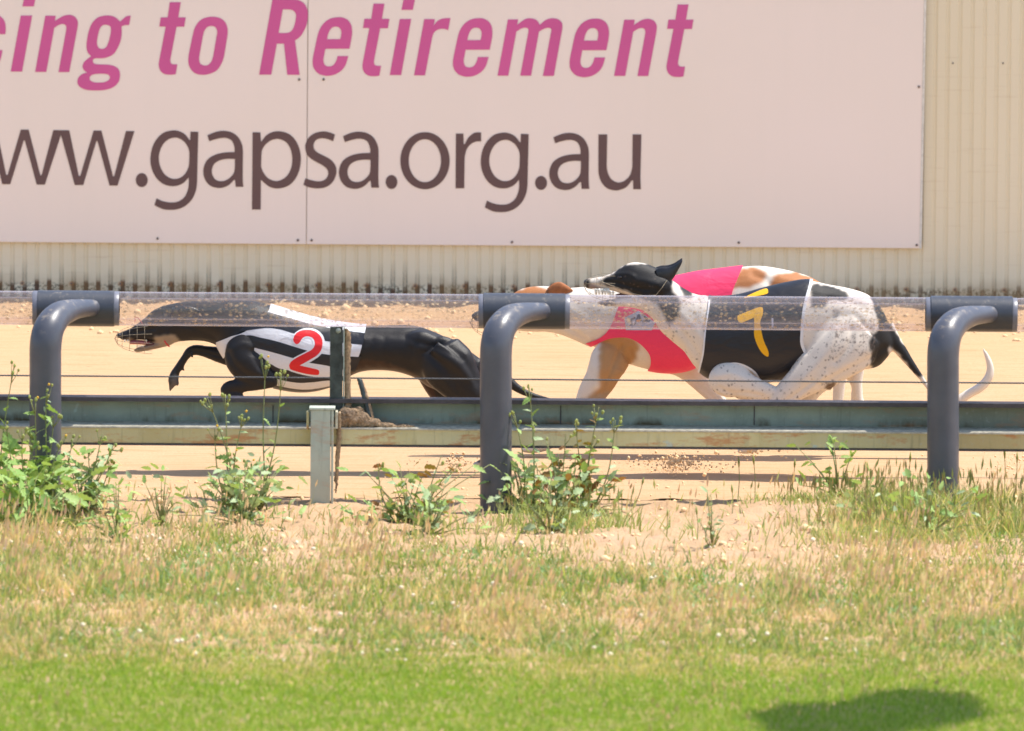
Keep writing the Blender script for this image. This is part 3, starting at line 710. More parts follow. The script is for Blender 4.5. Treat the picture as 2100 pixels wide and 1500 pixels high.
def remeshed(parts, vox=.0045, it=4):
    vols = []
    V, F = [], []
    for p in parts:
        me = fixn(mesh_from(*p)); o = len(V); V += [tuple(v.co) for v in me.vertices]; F += [tuple(i + o for i in f.vertices) for f in me.polygons]; bpy.data.meshes.remove(me)
    me = mesh_from(V, F); o = bpy.data.objects.new("tmp", me); COL.objects.link(o)
    r = o.modifiers.new("r", 'REMESH'); r.mode = 'VOXEL'; r.voxel_size = vox
    s = o.modifiers.new("s", 'SMOOTH'); s.factor = .5; s.iterations = it
    out = evaluated(o); bpy.data.objects.remove(o); bpy.data.meshes.remove(me); return out
def heap(name, balls, parent, mat, Yp, amp, vox=.0035):
    parts = [ball(x, y, rx, ry, w_, dy, Yp) for x, y, rx, ry, w_, dy in balls]
    me = remeshed(parts, vox, 1); n_ = len(me.vertices); co = np.empty(n_ * 3, np.float32); me.vertices.foreach_get("co", co); co = co.reshape(-1, 3)
    for ax in range(3):
        co[:, ax] += (fbm(co[:, 0] * 90 + co[:, 1] * 60, co[:, 2] * 90 + ax * 17, 5 + ax, 4) - .47) * amp
    me.vertices.foreach_set("co", co.ravel()); me.update(); return link(name, me, mat, parent)
heap("sand_heap", [(702, 862, 16, 17, .022, 0), (722, 857, 20, 20, .026, 0), (745, 862, 18, 16, .026, .004), (712, 848, 16, 12, .02, 0), (765, 868, 18, 10, .024, .004), (790, 872, 22, 6, .022, .006), (825, 875, 26, 4, .02, .008), (735, 843, 12, 9, .016, .01)], sp, M_clod, .255, .016)
def carve(me, Yp, lines, near=True):
    """press soft grooves (depth > 0) or raise soft ridges (depth < 0) into a body along side-view lines"""
    n_ = len(me.vertices); co = np.empty(n_ * 3, np.float32); me.vertices.foreach_get("co", co); co = co.reshape(-1, 3)
    no = np.empty(n_ * 3, np.float32); me.vertices.foreach_get("normal", no); no = no.reshape(-1, 3)
    x, y = PX(co[:, 0], np.full(n_, Yp), co[:, 2]); tot = np.zeros(n_)
    for pts, wd, dp in lines:
        q = np.array([p[:2] for p in interp([(a, b) for a, b in pts], 6)]); dmin = np.full(n_, 1e9)
        for i in range(len(q) - 1):
            a = q[i]; d = q[i + 1] - a; t = np.clip(((x - a[0]) * d[0] + (y - a[1]) * d[1]) / (d @ d + 1e-9), 0, 1)
            dmin = np.minimum(dmin, np.hypot(x - a[0] - t * d[0], y - a[1] - t * d[1]))
        tot += dp * np.exp(-(dmin / wd) ** 2)
    k = np.abs(no[:, 1]) ** .5
    co -= no * (tot * k)[:, None]; me.vertices.foreach_set("co", co.ravel().astype(np.float32)); me.update()
def inpoly(x, y, poly):
    ins = np.zeros(len(x), bool); n_ = len(poly)
    for i in range(n_):
        x1, y1 = poly[i]; x2, y2 = poly[(i + 1) % n_]
        c = ((y1 > y) != (y2 > y)); xx = (x2 - x1) * (y - y1) / ((y2 - y1) if y2 != y1 else 1e-9) + x1
        ins ^= c & (x < xx)
    return ins
def paint(me, Yp, base, patches, specks=(), jitter=2.0, soft=2):
    n_ = len(me.vertices); co = np.empty(n_ * 3, np.float32); me.vertices.foreach_get("co", co); co = co.reshape(-1, 3)
    x, y = PX(co[:, 0], np.full(n_, Yp), co[:, 2])
    jx = (vnoise(co[:, 0] * 90, co[:, 2] * 90, 5) - .5) * 2 * jitter + (vnoise(co[:, 0] * 220, co[:, 2] * 220, 6) - .5) * jitter
    jy = (vnoise(co[:, 0] * 90, co[:, 2] * 90, 7) - .5) * 2 * jitter + (vnoise(co[:, 0] * 220, co[:, 2] * 220, 8) - .5) * jitter
    C = np.tile(np.array([*base, 0.0]), (n_, 1))
    for poly, col in patches:
        k = inpoly(x + jx, y + jy, contour(poly, n=4)); C[k, :3] = col
    for poly, a in specks:
        k = inpoly(x, y, poly); C[k, 3] = a
    ed = np.empty(len(me.edges) * 2, np.int32); me.edges.foreach_get("vertices", ed); ed = ed.reshape(-1, 2)
    cnt = np.bincount(ed.ravel(), minlength=n_)[:, None] + 1.0
    for _ in range(soft):
        A = C.copy()
        for c_ in range(4): A[:, c_] += np.bincount(ed[:, 0], C[ed[:, 1], c_], n_) + np.bincount(ed[:, 1], C[ed[:, 0], c_], n_)
        C = A / cnt
    at = me.color_attributes.new("coat", 'FLOAT_COLOR', 'POINT'); at.data.foreach_set("color", C.astype(np.float32).ravel())
def wrap(name, torso, Yp, e, poly, mat, parent, near=False, raw=False, n=8, seg=72):
    """cloth piece: inflated trunk cut by an outline seen from the side"""
    vs, fs = loft_pairs(torso, Yp, e, seg, n)
    a = bpy.data.objects.new("tmp", fixn(mesh_from(vs, fs))); COL.objects.link(a)
    pl = poly if raw else contour(poly, n=5)
    pts = [P(x, y, Yp) for x, y in pl]; k = len(pts)
    y0, y1 = Yp - .3, (Yp - .004 if near else Yp + .3)
    V = [(p.x, y0, p.z) for p in pts] + [(p.x, y1, p.z) for p in pts]
    F = [(i, (i + 1) % k, k + (i + 1) % k, k + i) for i in range(k)] + [tuple(range(k - 1, -1, -1)), tuple(k + i for i in range(k))]
    b = bpy.data.objects.new("tmp2", fixn(mesh_from(V, F))); COL.objects.link(b)
    md = a.modifiers.new("b", 'BOOLEAN'); md.operation = 'INTERSECT'; md.solver = 'EXACT'; md.object = b
    me = evaluated(a)
    for o in (a, b):
        d = o.data; bpy.data.objects.remove(o); bpy.data.meshes.remove(d)
    o = link(name, me, mat, None, angle=35)
    o.parent = parent
    o.matrix_parent_inverse = (parent.matrix_world if parent.type == 'EMPTY' else parent.parent.matrix_world).inverted() if parent.type == 'EMPTY' else Matrix.Identity(4)
    return o
def band(pts, wd):
    pts = [np.array(q[:2]) for q in interp([(x, y) for x, y in pts], 5)]; L = []; R = []
    for i, p in enumerate(pts):
        t = pts[min(i + 1, len(pts) - 1)] - pts[max(i - 1, 0)]; t = t / (np.linalg.norm(t) + 1e-9); nn = np.array([-t[1], t[0]])
        L.append(tuple(p + nn * wd / 2)); R.append(tuple(p - nn * wd / 2))
    return L + R[::-1]
def child(name, vs, fs, mat, parent, **kw):
    return link(name, fixn(mesh_from(vs, fs)), mat, parent, **kw)
def cage(Yp, x_back, x_front, ytop_b, ybot_b, ytop_f, ybot_f, w_b, w_f, nl=9, nr=6, tilt=0, first=0):
    """wire muzzle basket: rings and ribs closing at the front"""
    parts = []
    def ring_pt(s, a):
        # s 0 back .. 1 front
        k = math.sqrt(max(0, 1 - s ** 2.6)) if s > 0 else 1
        x = x_back + (x_front - x_back) * s
        yt = ytop_b + (ytop_f - ytop_b) * s; yb = ybot_b + (ybot_f - ybot_b) * s; yc = (yt + yb) / 2; hh = (yb - yt) / 2 * k
        ww = (w_b + (w_f - w_b) * s) * k
        ca, sa = math.cos(a), math.sin(a)
        return P(x + tilt * ca * hh / 30, yc - hh * ca, Yp + ww * sa)
    ss = [i / nr for i in range(first, nr)] + [.93]
    for s in ss:
        pts = [ring_pt(s, 2 * math.pi * k / 24) for k in range(25)]; parts.append(tube_data(pts, .0007, 5, False))
    for k in range(nl):
        a = 2 * math.pi * k / nl
        pts = [ring_pt(i / 12, a) for i in range(13)]; parts.append(tube_data(pts, .0007, 5, False))
    return merge(parts)

WHITE = (.80, .70, .60); BLK = (.016, .014, .014); TAN = (.44, .17, .06)
# ---- black greyhound, striped jacket
YA = 1.22
torsoA = [(425, 640, 440, 690, .04), (455, 618, 446, 712, .062), (485, 615.5, 470, 748, .076), (520, 617, 505, 775, .085), (551, 625, 545, 790, .09), (600, 640, 600, 801, .092), (650, 654, 645, 800, .09), (700, 663, 690, 787, .082), (745, 668, 740, 763, .074), (800, 667, 800, 761, .072), (850, 668, 848, 774, .078), (893, 682, 880, 795, .075), (935, 704, 915, 805, .062), (970, 725, 950, 800, .045), (1000, 748, 985, 785, .022)]
neckA = [(330, 628, 345, 705, .04), (369, 620, 368, 701, .046), (410, 617, 403, 699, .052), (440, 616.5, 430, 703, .06), (480, 617, 455, 715, .068), (520, 619, 490, 740, .07)]
headA = [(243, 686, 244, 693, .008), (248, 681, 250, 698, .013), (262, 676, 266, 700, .016), (280, 665, 285, 697, .021), (297, 652, 305, 700, .03), (312, 638, 325, 705, .039), (335, 628, 345, 707, .044), (369, 620, 368, 701, .046), (395, 618, 390, 699, .045)]
jawA = [(273.5, 718, 275.5, 722, .007), (281, 712.5, 285, 723, .011), (298, 708, 306, 719, .015), (320, 700, 330, 714, .02), (348, 690, 352, 708, .026)]
partsA = [loft_pairs(torsoA, YA), loft_pairs(neckA, YA), loft_pairs(headA, YA), loft_pairs(jawA, YA),
  loft_path([(900, 712, 44, .045, -.05), (918, 748, 56, .048, -.065), (945, 785, 46, .042, -.07), (972, 818, 32, .032, -.075), (1000, 845, 20, .022), (1028, 862, 14, .016), (1040, 874, 13, .014), (1034, 895, 9, .012), (1020, 922, 9, .012), (1006, 942, 10, .016), (985, 952, 9, .019), (970, 956, 6, .014)], YA),
  loft_path([(885, 730, 44, .04, .04), (900, 770, 42, .04, .06), (915, 805, 33, .032, .07), (945, 835, 22, .022), (985, 858, 15, .016), (1012, 870, 12), (1020, 892, 9), (1024, 920, 9), (1018, 942, 9, .016), (1002, 950, 7, .016)], YA),
  ball(862, 708, 40, 30, .030, -.052, YA), ball(905, 706, 30, 17, .02, -.052, YA), loft_path([(890, 712, 14, .012, -.098), (920, 735, 16, .014, -.108), (950, 765, 13, .012, -.104), (968, 790, 8, .01, -.098)], YA),
  loft_path([(985, 740, 15), (1015, 762, 13), (1040, 780, 11), (1060, 796, 9), (1085, 809, 7), (1115, 818, 5.5), (1145, 825, 4.5), (1185, 838, 3), (1200, 844, 1.5)], YA),
  loft_path([(512, 690, 26, .03, -.06), (500, 712, 34, .034, -.07), (498, 738, 37, .036, -.078), (520, 760, 33, .03, -.082), (545, 776, 22, .022), (561, 781, 14.5, .018), (535, 785, 15.5, .018), (500, 790.5, 14.5, .016), (472, 794, 14, .015), (463, 802, 12, .015), (472, 810, 9, .015), (488, 811.5, 7, .016), (500, 813, 3, .008)], YA),
  loft_path([(500, 738, 24, .028, .05), (470, 733, 19, .022), (447, 727.5, 16.5, .018), (420, 721, 12.5, .014), (402, 718, 11.5, .014), (389, 722, 10.5, .014), (380, 733, 8.5, .012), (372, 745, 8.5, .012), (364, 757, 8.5, .013), (358, 768, 10, .016), (355.5, 780, 11.5, .019), (352.5, 790, 7.5, .014), (349.5, 798, 4, .008), (348, 805, 1.5, .004)], YA),
  loft_path([(392, 722, 4), (394, 731, 4), (396, 735, 2)], YA), loft_path([(372, 752, 5, .01, .05), (377, 759, 3), (379, 763, 1.5)], YA),
  loft_path([(360, 776, 5, .008, .035), (364, 788, 4, .007), (362, 793, 2)], YA)]
dogA = empty("greyhound", (P(600, 900, YA).x, YA, 0), "black greyhound in a black and white striped jacket with a red number 2, leading", "dog", "greyhounds racing on the sand")
meA = remeshed(partsA, .0045, 12)
carve(meA, YA, [([(835, 690), (868, 700), (893, 706), (918, 715), (950, 730)], 7, .0030), ([(880, 720), (912, 752), (938, 790), (950, 815)], 9, .0032), ([(850, 700), (842, 725), (850, 755), (872, 785), (905, 812)], 9, .0028),
  ([(860, 715), (890, 740), (915, 775), (925, 805)], 12, -.0022), ([(925, 730), (955, 762), (975, 800)], 10, -.0025), ([(900, 690), (935, 708), (970, 735)], 9, -.002), ([(955, 745), (980, 780)], 7, .002),
  ([(740, 700), (735, 730), (750, 752)], 6, .002), ([(765, 695), (760, 725), (775, 750)], 6, .002), ([(790, 692), (787, 722), (800, 748)], 6, .002), ([(700, 678), (780, 682), (850, 682)], 8, .0035),
  ([(478, 708), (500, 700), (520, 706)], 7, -.003), ([(470, 720), (485, 745), (510, 765), (540, 775)], 7, .005), ([(520, 715), (530, 740), (550, 765)], 6, .005), ([(392, 722), (420, 726), (455, 735)], 3, .003), ([(345, 640), (380, 660), (440, 690)], 8, .004), ([(262, 684), (290, 678), (318, 672)], 4, .003), ([(285, 690), (320, 690), (345, 684)], 5, -.003)])
BR = (.045, .026, .018)
paint(meA, YA, (.019, .016, .0155), [([(240, 700), (262, 694), (300, 702), (350, 698), (372, 702), (350, 715), (310, 722), (272, 726), (262, 705)], (.28, .20, .14)), ([(318, 690), (345, 684), (368, 692), (360, 706), (330, 712)], (.36, .28, .20)), ([(700, 765), (740, 735), (790, 740), (850, 762), (880, 800), (870, 825), (845, 790), (800, 765)], (.05, .026, .016)), ([(870, 780), (885, 790), (900, 840), (870, 840)], (.06, .028, .018)), ([(347, 795), (356, 770), (365, 780), (362, 800), (345, 812)], (.13, .11, .10)), ([(955, 940), (982, 940), (986, 968), (955, 968)], (.62, .5, .44))], jitter=3)
bA = link("body", meA, M_blackcoat, dogA, smooth=True)
child("nose", *ball(245, 688.5, 5.5, 5.5, .013, 0, YA), M_nose, dogA, smooth=True)
for dy in (-.033, .033): child("eye", *ball(311, 655, 3.2, 2.8, .005, dy, YA), M_eye, dogA, smooth=True)
child("tongue", *loft_path([(266, 703, 3.2, .010), (275, 702, 4.6, .013), (290, 702.5, 4.6, .013), (306, 704, 4.5, .012), (318, 705, 4, .01)], YA), M_tongue, dogA, smooth=True)
child("mouth_lining", *loft_path([(300, 705, 4, .013), (312, 706, 6, .015), (326, 706, 6, .017)], YA), M_mouth, dogA, smooth=True)
tl = [loft_path([(x, 709, 1.6, .002, -.012), (x + .3, 713, .7, .001, -.012)], YA, 8, 2) for x in (281, 285, 289, 293)] + [loft_path([(x, 697, 1.8, .002, -.014), (x + .2, 702.5, .7, .001, -.014)], YA, 8, 2) for x in (256, 262, 300)]
tag(child("teeth", *merge(tl), M_teeth, dogA, smooth=True), kind="stuff")
for dy in (-.036, .036):
    child("ear", *loft_pairs([(352, 632, 352, 650, .010, dy), (368, 628, 366, 652, .009, dy * 1.15), (385, 628, 383, 650, .007, dy * 1.25), (400, 632, 399, 644, .005, dy * 1.25), (410, 638, 410, 641, .002, dy * 1.25)], YA, 0, 16, 3), M_black_cloth if False else M_nose, dogA, smooth=True)
child("muzzle", *cage(YA, 312, 235, 664, 726, 668, 722, .052, .046, 10, 5, 0, 1), M_cage, dogA)
child("muzzle_strap", *tube_data([P(292, 664, YA - .03), P(283, 652, YA - .03), P(277, 650, YA - .03), P(277, 660, YA - .04)], .0012, 6), M_redstrap, dogA)
child("muzzle_strap", *tube_data([P(337, 699, YA - .043), P(341, 705, YA - .042), P(347, 711, YA - .03)], .0026, 6), M_redstrap, dogA)
jacketA = [(560, 608, 1), (700, 640, 1), (754, 655, 1), (750, 672, 1), (744, 700), (738, 722), (727, 745), (705, 775), (690, 802, 1), (609, 816, 1), (567, 800, 1), (566, 772), (556, 745), (545, 732), (528, 718), (512, 707), (495, 702), (477, 706), (466, 722), (457, 737, 1), (440, 722, 1), (436, 704, 1), (470, 688), (503, 676), (530, 655), (552, 634, 1)]
jkA = wrap("jacket", torsoA, YA, .0050, jacketA, M_white_cloth, dogA)
for pl in ([(490, 676, 1), (525, 645, 1), (545, 635, 1), (600, 651), (645, 663), (690, 672), (749, 680, 1), (745, 703, 1), (700, 698), (665, 694), (603, 679), (575, 671), (545, 668)],
           [(462, 726, 1), (466, 706), (483, 690), (510, 682.5), (535, 687), (570, 695), (629, 713), (660, 720), (690, 724), (741, 728, 1), (728, 760, 1), (700, 753), (672, 745), (634, 738), (602, 729), (560, 717), (528, 709), (512, 704), (495, 700), (478, 705), (467, 723, 1)],
           [(554, 741), (572, 750), (595, 755), (634, 766), (660, 769), (715, 768, 1), (705, 780, 1), (673, 777), (643, 780), (609, 781), (570, 773), (562, 760)],
           [(560, 787, 1), (609, 796), (643, 796), (700, 786, 1), (690, 815, 1), (609, 820, 1), (560, 800, 1)]):
    wrap("stripe", torsoA, YA, .0054, pl, M_black_cloth, jkA)
Z12 = lambda L: [(560 + p[0] / 12.5, 660 + p[1] / 12.5, *p[2:]) for p in L]
wrap("number_outline", torsoA, YA, .0059, Z12([(610, 535), (530, 480), (505, 380), (540, 270), (630, 185), (750, 130), (900, 110), (1080, 140), (1220, 220), (1310, 340), (1335, 490), (1300, 680), (1210, 800), (1090, 890), (930, 985), (830, 1040), (1130, 1110), (1230, 1180), (1240, 1280), (1150, 1350), (850, 1315), (480, 1210), (400, 1140), (395, 1030), (440, 930), (600, 820), (860, 690), (960, 620), (1020, 540), (1030, 450), (980, 370), (890, 345), (800, 370), (760, 430), (710, 510)]), M_white_cloth, jkA, near=True)
wrap("number", torsoA, YA, .0063, Z12([(610, 505), (550, 450), (530, 380), (570, 280), (650, 205), (760, 165), (900, 155), (1050, 180), (1180, 260), (1260, 370), (1280, 500), (1250, 650), (1170, 760), (1050, 850), (700, 1050, 1), (1120, 1150), (1190, 1200), (1190, 1270), (1130, 1305), (850, 1270), (500, 1170), (440, 1110), (430, 1040), (480, 950), (620, 850), (870, 720), (1000, 650), (1070, 560), (1080, 450), (1020, 350), (890, 310), (790, 340), (730, 410), (680, 480)]), M_red_cloth, jkA, near=True)

# ---- white and black greyhound, black jacket
YB = 1.22
torsoB = [(1405, 620, 1385, 690, .05), (1440, 606, 1408, 728, .078), (1460, 610, 1428, 755, .085), (1485, 610, 1455, 775, .09), (1517, 606, 1500, 785, .095), (1573, 591, 1558, 783, .1), (1613, 582, 1600, 778, .1), (1657, 576, 1648, 765, .096), (1700, 584, 1690, 755, .09), (1747, 593, 1735, 755, .09), (1785, 608, 1772, 758, .085), (1812, 640, 1800, 752, .066), (1828, 680, 1818, 735, .04), (1836, 700, 1829, 720, .018)]
neckB = [(1338, 548, 1305, 626, .042), (1360, 562, 1322, 640, .046), (1380, 576, 1340, 656, .052), (1400, 590, 1354, 678, .06), (1422, 602, 1378, 700, .068), (1445, 608, 1408, 726, .076), (1465, 612, 1425, 752, .08), (1490, 620, 1460, 770, .08)]
headB = [(1199, 576, 1200, 588, .010), (1203, 572, 1205, 593, .014), (1218, 569.5, 1222, 593, .017), (1240, 566, 1243, 594.5, .021), (1260, 558, 1262, 598.5, .028), (1277, 546, 1283, 606, .036), (1297, 538.5, 1303, 611, .044), (1322, 540.5, 1325, 618, .047), (1345, 549, 1345, 625, .046), (1365, 562, 1362, 630, .045)]
jawB = [(1226, 618, 1227.5, 624, .008), (1237, 617, 1240, 628, .013), (1258, 613, 1262, 629, .018), (1282, 606, 1288, 630, .025), (1312, 598, 1316, 636, .034)]
partsB = [loft_pairs(torsoB, YB), loft_pairs(neckB, YB), loft_pairs(headB, YB), loft_pairs(jawB, YB),
  loft_path([(1772, 672, 50, .05, -.05), (1748, 695, 66, .06, -.06), (1715, 722, 62, .06, -.072), (1683, 752, 49, .052, -.08), (1650, 778, 36.5, .042, -.085), (1619, 803, 28, .033), (1597, 826, 23, .026), (1583, 852, 17, .02), (1573, 880, 12, .014), (1560, 903, 11, .014), (1541, 919, 11, .019), (1522, 924, 7, .018), (1512, 926, 3, .01)], YB),
  loft_path([(1745, 700, 50, .05, .05), (1700, 745, 45, .045, .07), (1672, 785, 30, .03), (1660, 812, 18, .02), (1650, 840, 13, .015), (1620, 870, 10, .013), (1590, 895, 9, .013), (1570, 905, 8, .016)], YB),
  loft_path([(1715, 772, 14, .02, -.02), (1700, 790, 11, .02), (1706, 793, 8, .014)], YB),
  ball(1497, 779, 45, 37, .034, -.078, YB), loft_path([(1500, 779, 30, .030, -.085), (1527, 790, 28, .03), (1555, 799, 21.5, .023), (1582, 806, 16, .018), (1598, 818, 12.5, .015), (1588, 832, 10, .014), (1562, 834, 9, .014), (1540, 828, 8, .016)], YB),
  loft_path([(1495, 765, 30, .03, .06), (1520, 795, 25, .026, .08), (1545, 815, 15, .018), (1560, 838, 11, .014), (1540, 858, 9, .013), (1515, 862, 8, .015)], YB),
  loft_path([(1815, 672, 20), (1833, 700, 15), (1848, 720, 12.5), (1864, 742, 9.5), (1880, 763, 7), (1892, 779, 5.5), (1902, 795, 4), (1906, 803, 2)], YB),
  ball(1350, 590, 34, 26, .03, -.024, YB)]
dogB = empty("greyhound", (P(1600, 900, YB).x, YB, 0), "white and black spotted greyhound in a black jacket with a yellow number 7", "dog", "greyhounds racing on the sand")
meB = remeshed(partsB, .0045, 5)
carve(meB, YB, [([(1650, 715), (1672, 690), (1698, 662), (1712, 640)], 6, .007), ([(1812, 712), (1790, 728), (1755, 745), (1715, 765), (1680, 785)], 8, .006), ([(1712, 672), (1698, 705), (1672, 740), (1645, 770)], 9, -.005), ([(1745, 670), (1738, 705), (1712, 735)], 7, .005),
  ([(1770, 650), (1785, 680), (1780, 715)], 10, -.004), ([(1665, 775), (1640, 795), (1612, 815)], 5, .004), ([(1690, 760), (1660, 790), (1630, 815)], 5, -.003), ([(1700, 610), (1740, 615), (1780, 632)], 8, .004),
  ([(1362, 640), (1395, 675), (1425, 715), (1440, 745)], 7, .006), ([(1385, 630), (1415, 660), (1440, 690)], 9, -.004), ([(1475, 790), (1500, 800), (1530, 800), (1560, 806)], 5, .004), ([(1470, 765), (1500, 760), (1530, 772)], 7, -.003),
  ([(1240, 577), (1268, 580), (1300, 588), (1330, 592)], 4, .004), ([(1262, 562), (1285, 560), (1300, 565)], 4, -.003), ([(1300, 572), (1325, 575), (1345, 580)], 8, -.004), ([(1210, 584), (1240, 588), (1270, 596)], 3, .003), ([(1345, 590), (1352, 605), (1345, 620)], 5, .005)])
headblk = [(1226, 577), (1240, 569), (1251, 565), (1262, 558), (1272, 549), (1283, 543.5), (1300, 542), (1320, 541), (1335, 543), (1346, 549), (1353, 556, 1), (1356, 540, 1), (1404, 528, 1), (1404, 545), (1380, 578), (1378, 590), (1388, 606), (1395, 621), (1391, 640), (1380, 660), (1367, 660), (1357, 638), (1344, 620), (1316, 611), (1303, 605), (1290, 598), (1270, 592), (1252, 588), (1236, 583)]
rumpblk = [(1786, 604), (1803, 618), (1834, 677), (1850, 702), (1875, 730), (1892, 758), (1896, 768), (1880, 772), (1850, 735), (1832, 716), (1822, 712), (1822, 735), (1815, 752), (1797, 765), (1788, 757), (1783, 740), (1787, 722), (1779, 704), (1784, 685), (1800, 668), (1794, 640)]
paint(meB, YB, WHITE, [(headblk, BLK), ([(1190, 568), (1206, 568), (1210, 577), (1208, 590), (1203, 594), (1190, 590)], BLK),
  ([(1393, 583), (1403, 582), (1414, 592), (1419, 606), (1404, 607)], BLK), (rumpblk, BLK), ([(1662, 585), (1680, 582), (1710, 588), (1740, 602), (1726, 614), (1700, 613), (1690, 626), (1664, 622)], BLK),
  ([(1222, 616), (1240, 615), (1262, 617), (1262, 624), (1245, 628), (1224, 626)], (.09, .06, .05)), ([(1207, 582), (1228, 586), (1245, 596), (1240, 602), (1215, 599)], (.36, .25, .21)),
  ([(1693, 782), (1712, 780), (1710, 795), (1692, 796)], (.14, .09, .06))],
  [([(1200, 560), (1345, 560), (1345, 640), (1200, 640)], .25), ([(1330, 600), (1460, 600), (1460, 830), (1330, 700)], .38), ([(1440, 735), (1610, 735), (1610, 850), (1440, 850)], .38), ([(1600, 620), (1800, 620), (1800, 830), (1570, 830)], .5), ([(1700, 650), (1800, 650), (1790, 725), (1700, 722)], .85)])
bB = link("body", meB, M_pied, dogB, smooth=True)
child("nose", *ball(1201.5, 580, 4.5, 6.5, .012, 0, YB), M_nose, dogB, smooth=True)
for dy in (-.037, .037): child("eye", *ball(1272.5, 569, 3.6, 2.8, .006, dy * .86, YB), M_eye, dogB, smooth=True)
child("mouth_lining", *loft_path([(1262, 608, 4, .014), (1280, 607, 6.5, .02), (1300, 610, 8, .024)], YB), M_mouth, dogB, smooth=True)
tl = [loft_path([(x, 592, 3.0, .003, -.018), (x + .3, 599.5, 2.9, .003, -.021), (x + .6, 604.5, 1.5, .0015, -.021)], YB, 8, 2) for x in (1222, 1228.5, 1235, 1241, 1247)] + [loft_path([(x, 612, 2.6, .003, -.020), (x - .3, 604.5, 2.5, .0028, -.022), (x - .5, 597, 1.4, .0015, -.024)], YB, 8, 2) for x in (1252, 1257.5)]
tag(child("teeth", *merge(tl), M_teeth, dogB, smooth=True), kind="stuff")
for dy, k in ((-.030, 0), (.028, -4)):
    child("ear", *loft_pairs([(1344, 553 + k, 1352, 582, .008, dy * .9), (1356, 549 + k, 1368, 582, .008, dy), (1370, 548 + k, 1380, 573, .007, dy * 1.02), (1383, 543.5 + k, 1388, 559, .005, dy * 1.02), (1393, 537 + k, 1395, 547, .005, dy), (1399, 533.5 + k, 1399.5, 537, .002, dy)], YB, 0, 16, 4), M_nose, dogB, smooth=True)
child("muzzle", *cage(YB, 1262, 1197, 561, 622, 560, 612, .044, .036, 10, 5, 0, 2), M_cage, dogB)
child("muzzle_strap", *tube_data([P(1230, 577, YB - .028), P(1262, 589, YB - .036), P(1300, 603, YB - .052), P(1320, 607, YB - .055), P(1345, 606, YB - .058), P(1358, 590, YB - .06), P(1368, 575, YB - .05)], .0012, 6), M_cage, dogB)
jacketB = [(1454, 598, 1), (1520, 585, 1), (1600, 560, 1), (1666, 560, 1), (1663, 575, 1), (1655, 600), (1648, 625), (1644, 660), (1642, 690), (1644, 705), (1652, 722, 1), (1645, 748), (1625, 778), (1600, 790, 1), (1557, 790, 1), (1555, 776), (1546, 760), (1527, 747), (1507, 741.5), (1490, 745), (1470, 758), (1452, 785, 1), (1430, 770, 1), (1436, 745), (1441, 720), (1445, 678), (1449, 650), (1453, 620)]
jkB = wrap("jacket", torsoB, YB, .0055, jacketB, M_black_cloth, dogB)
wrap("piping", torsoB, YB, .0063, band([(1667, 560), (1661, 583), (1652, 610), (1646, 640), (1643, 675), (1643, 700), (1651, 720)], 6), M_white_cloth, jkB, raw=True)
wrap("piping", torsoB, YB, .0063, band([(1452, 784), (1461, 768), (1472, 756), (1490, 744), (1507, 740.5), (1527, 746), (1546, 759), (1556, 775)], 4.5), M_white_cloth, jkB, raw=True)
wrap("piping", torsoB, YB, .0063, band([(1454, 613), (1453, 625), (1449, 650), (1445, 678), (1441, 720), (1436, 745), (1432, 766)], 3), M_white_cloth, jkB, raw=True)
Z6 = lambda L: [(1440 + p[0] / 6.818, 570 + p[1] / 6.818, *p[2:]) for p in L]
wrap("number", torsoB, YB, .0061, Z6([(490, 500), (560, 465), (700, 410), (800, 378), (840, 395), (838, 480), (805, 560), (808, 640), (830, 760), (860, 860), (905, 960), (922, 1030), (905, 1062), (850, 1030), (800, 970), (750, 870), (718, 760), (720, 640), (718, 520, 1), (620, 560), (540, 592), (495, 565)]), M_yellow, jkB, near=True)
wrap("back_number", torsoB, YB, .0062, Z6([(585, 258), (740, 190), (890, 140), (918, 172), (895, 205), (750, 237), (600, 264)]), M_yellow, jkB)
wrap("logo_mark", torsoB, YB, .0061, Z6([(958, 525, 1), (985, 525, 1), (988, 650, 1), (962, 650, 1)]), M_patch, jkB, near=True)

# ---- white and tan greyhound, pink jacket
YC = 1.80
torsoC = [(1190, 600, 1175, 680, .05), (1220, 587, 1195, 700, .07), (1260, 584, 1225, 715, .08), (1300, 580, 1262, 738, .087), (1340, 575, 1305, 752, .092), (1385, 568, 1350, 762, .095), (1430, 559, 1395, 762, .095), (1477, 553, 1440, 748, .09), (1523, 547.5, 1500, 720, .084), (1555, 545.5, 1540, 708, .08), (1587, 549, 1578, 706, .08), (1630, 558, 1630, 718, .083), (1663, 569, 1668, 732, .083), (1690, 586, 1700, 742, .076), (1735, 625, 1730, 745, .058), (1780, 670, 1770, 740, .03), (1795, 690, 1790, 715, .012)]
headC = [(969, 645, 970, 653, .008), (974, 640, 976, 659, .014), (992, 634, 996, 662, .017), (1018, 622, 1022, 667, .024), (1045, 607, 1048, 675, .036), (1072, 592, 1072, 680, .044), (1105, 587, 1099, 681, .046), (1138, 589, 1121, 681, .05), (1163, 591, 1150, 687, .056), (1199, 589, 1180, 699, .066), (1235, 588, 1208, 712, .074)]
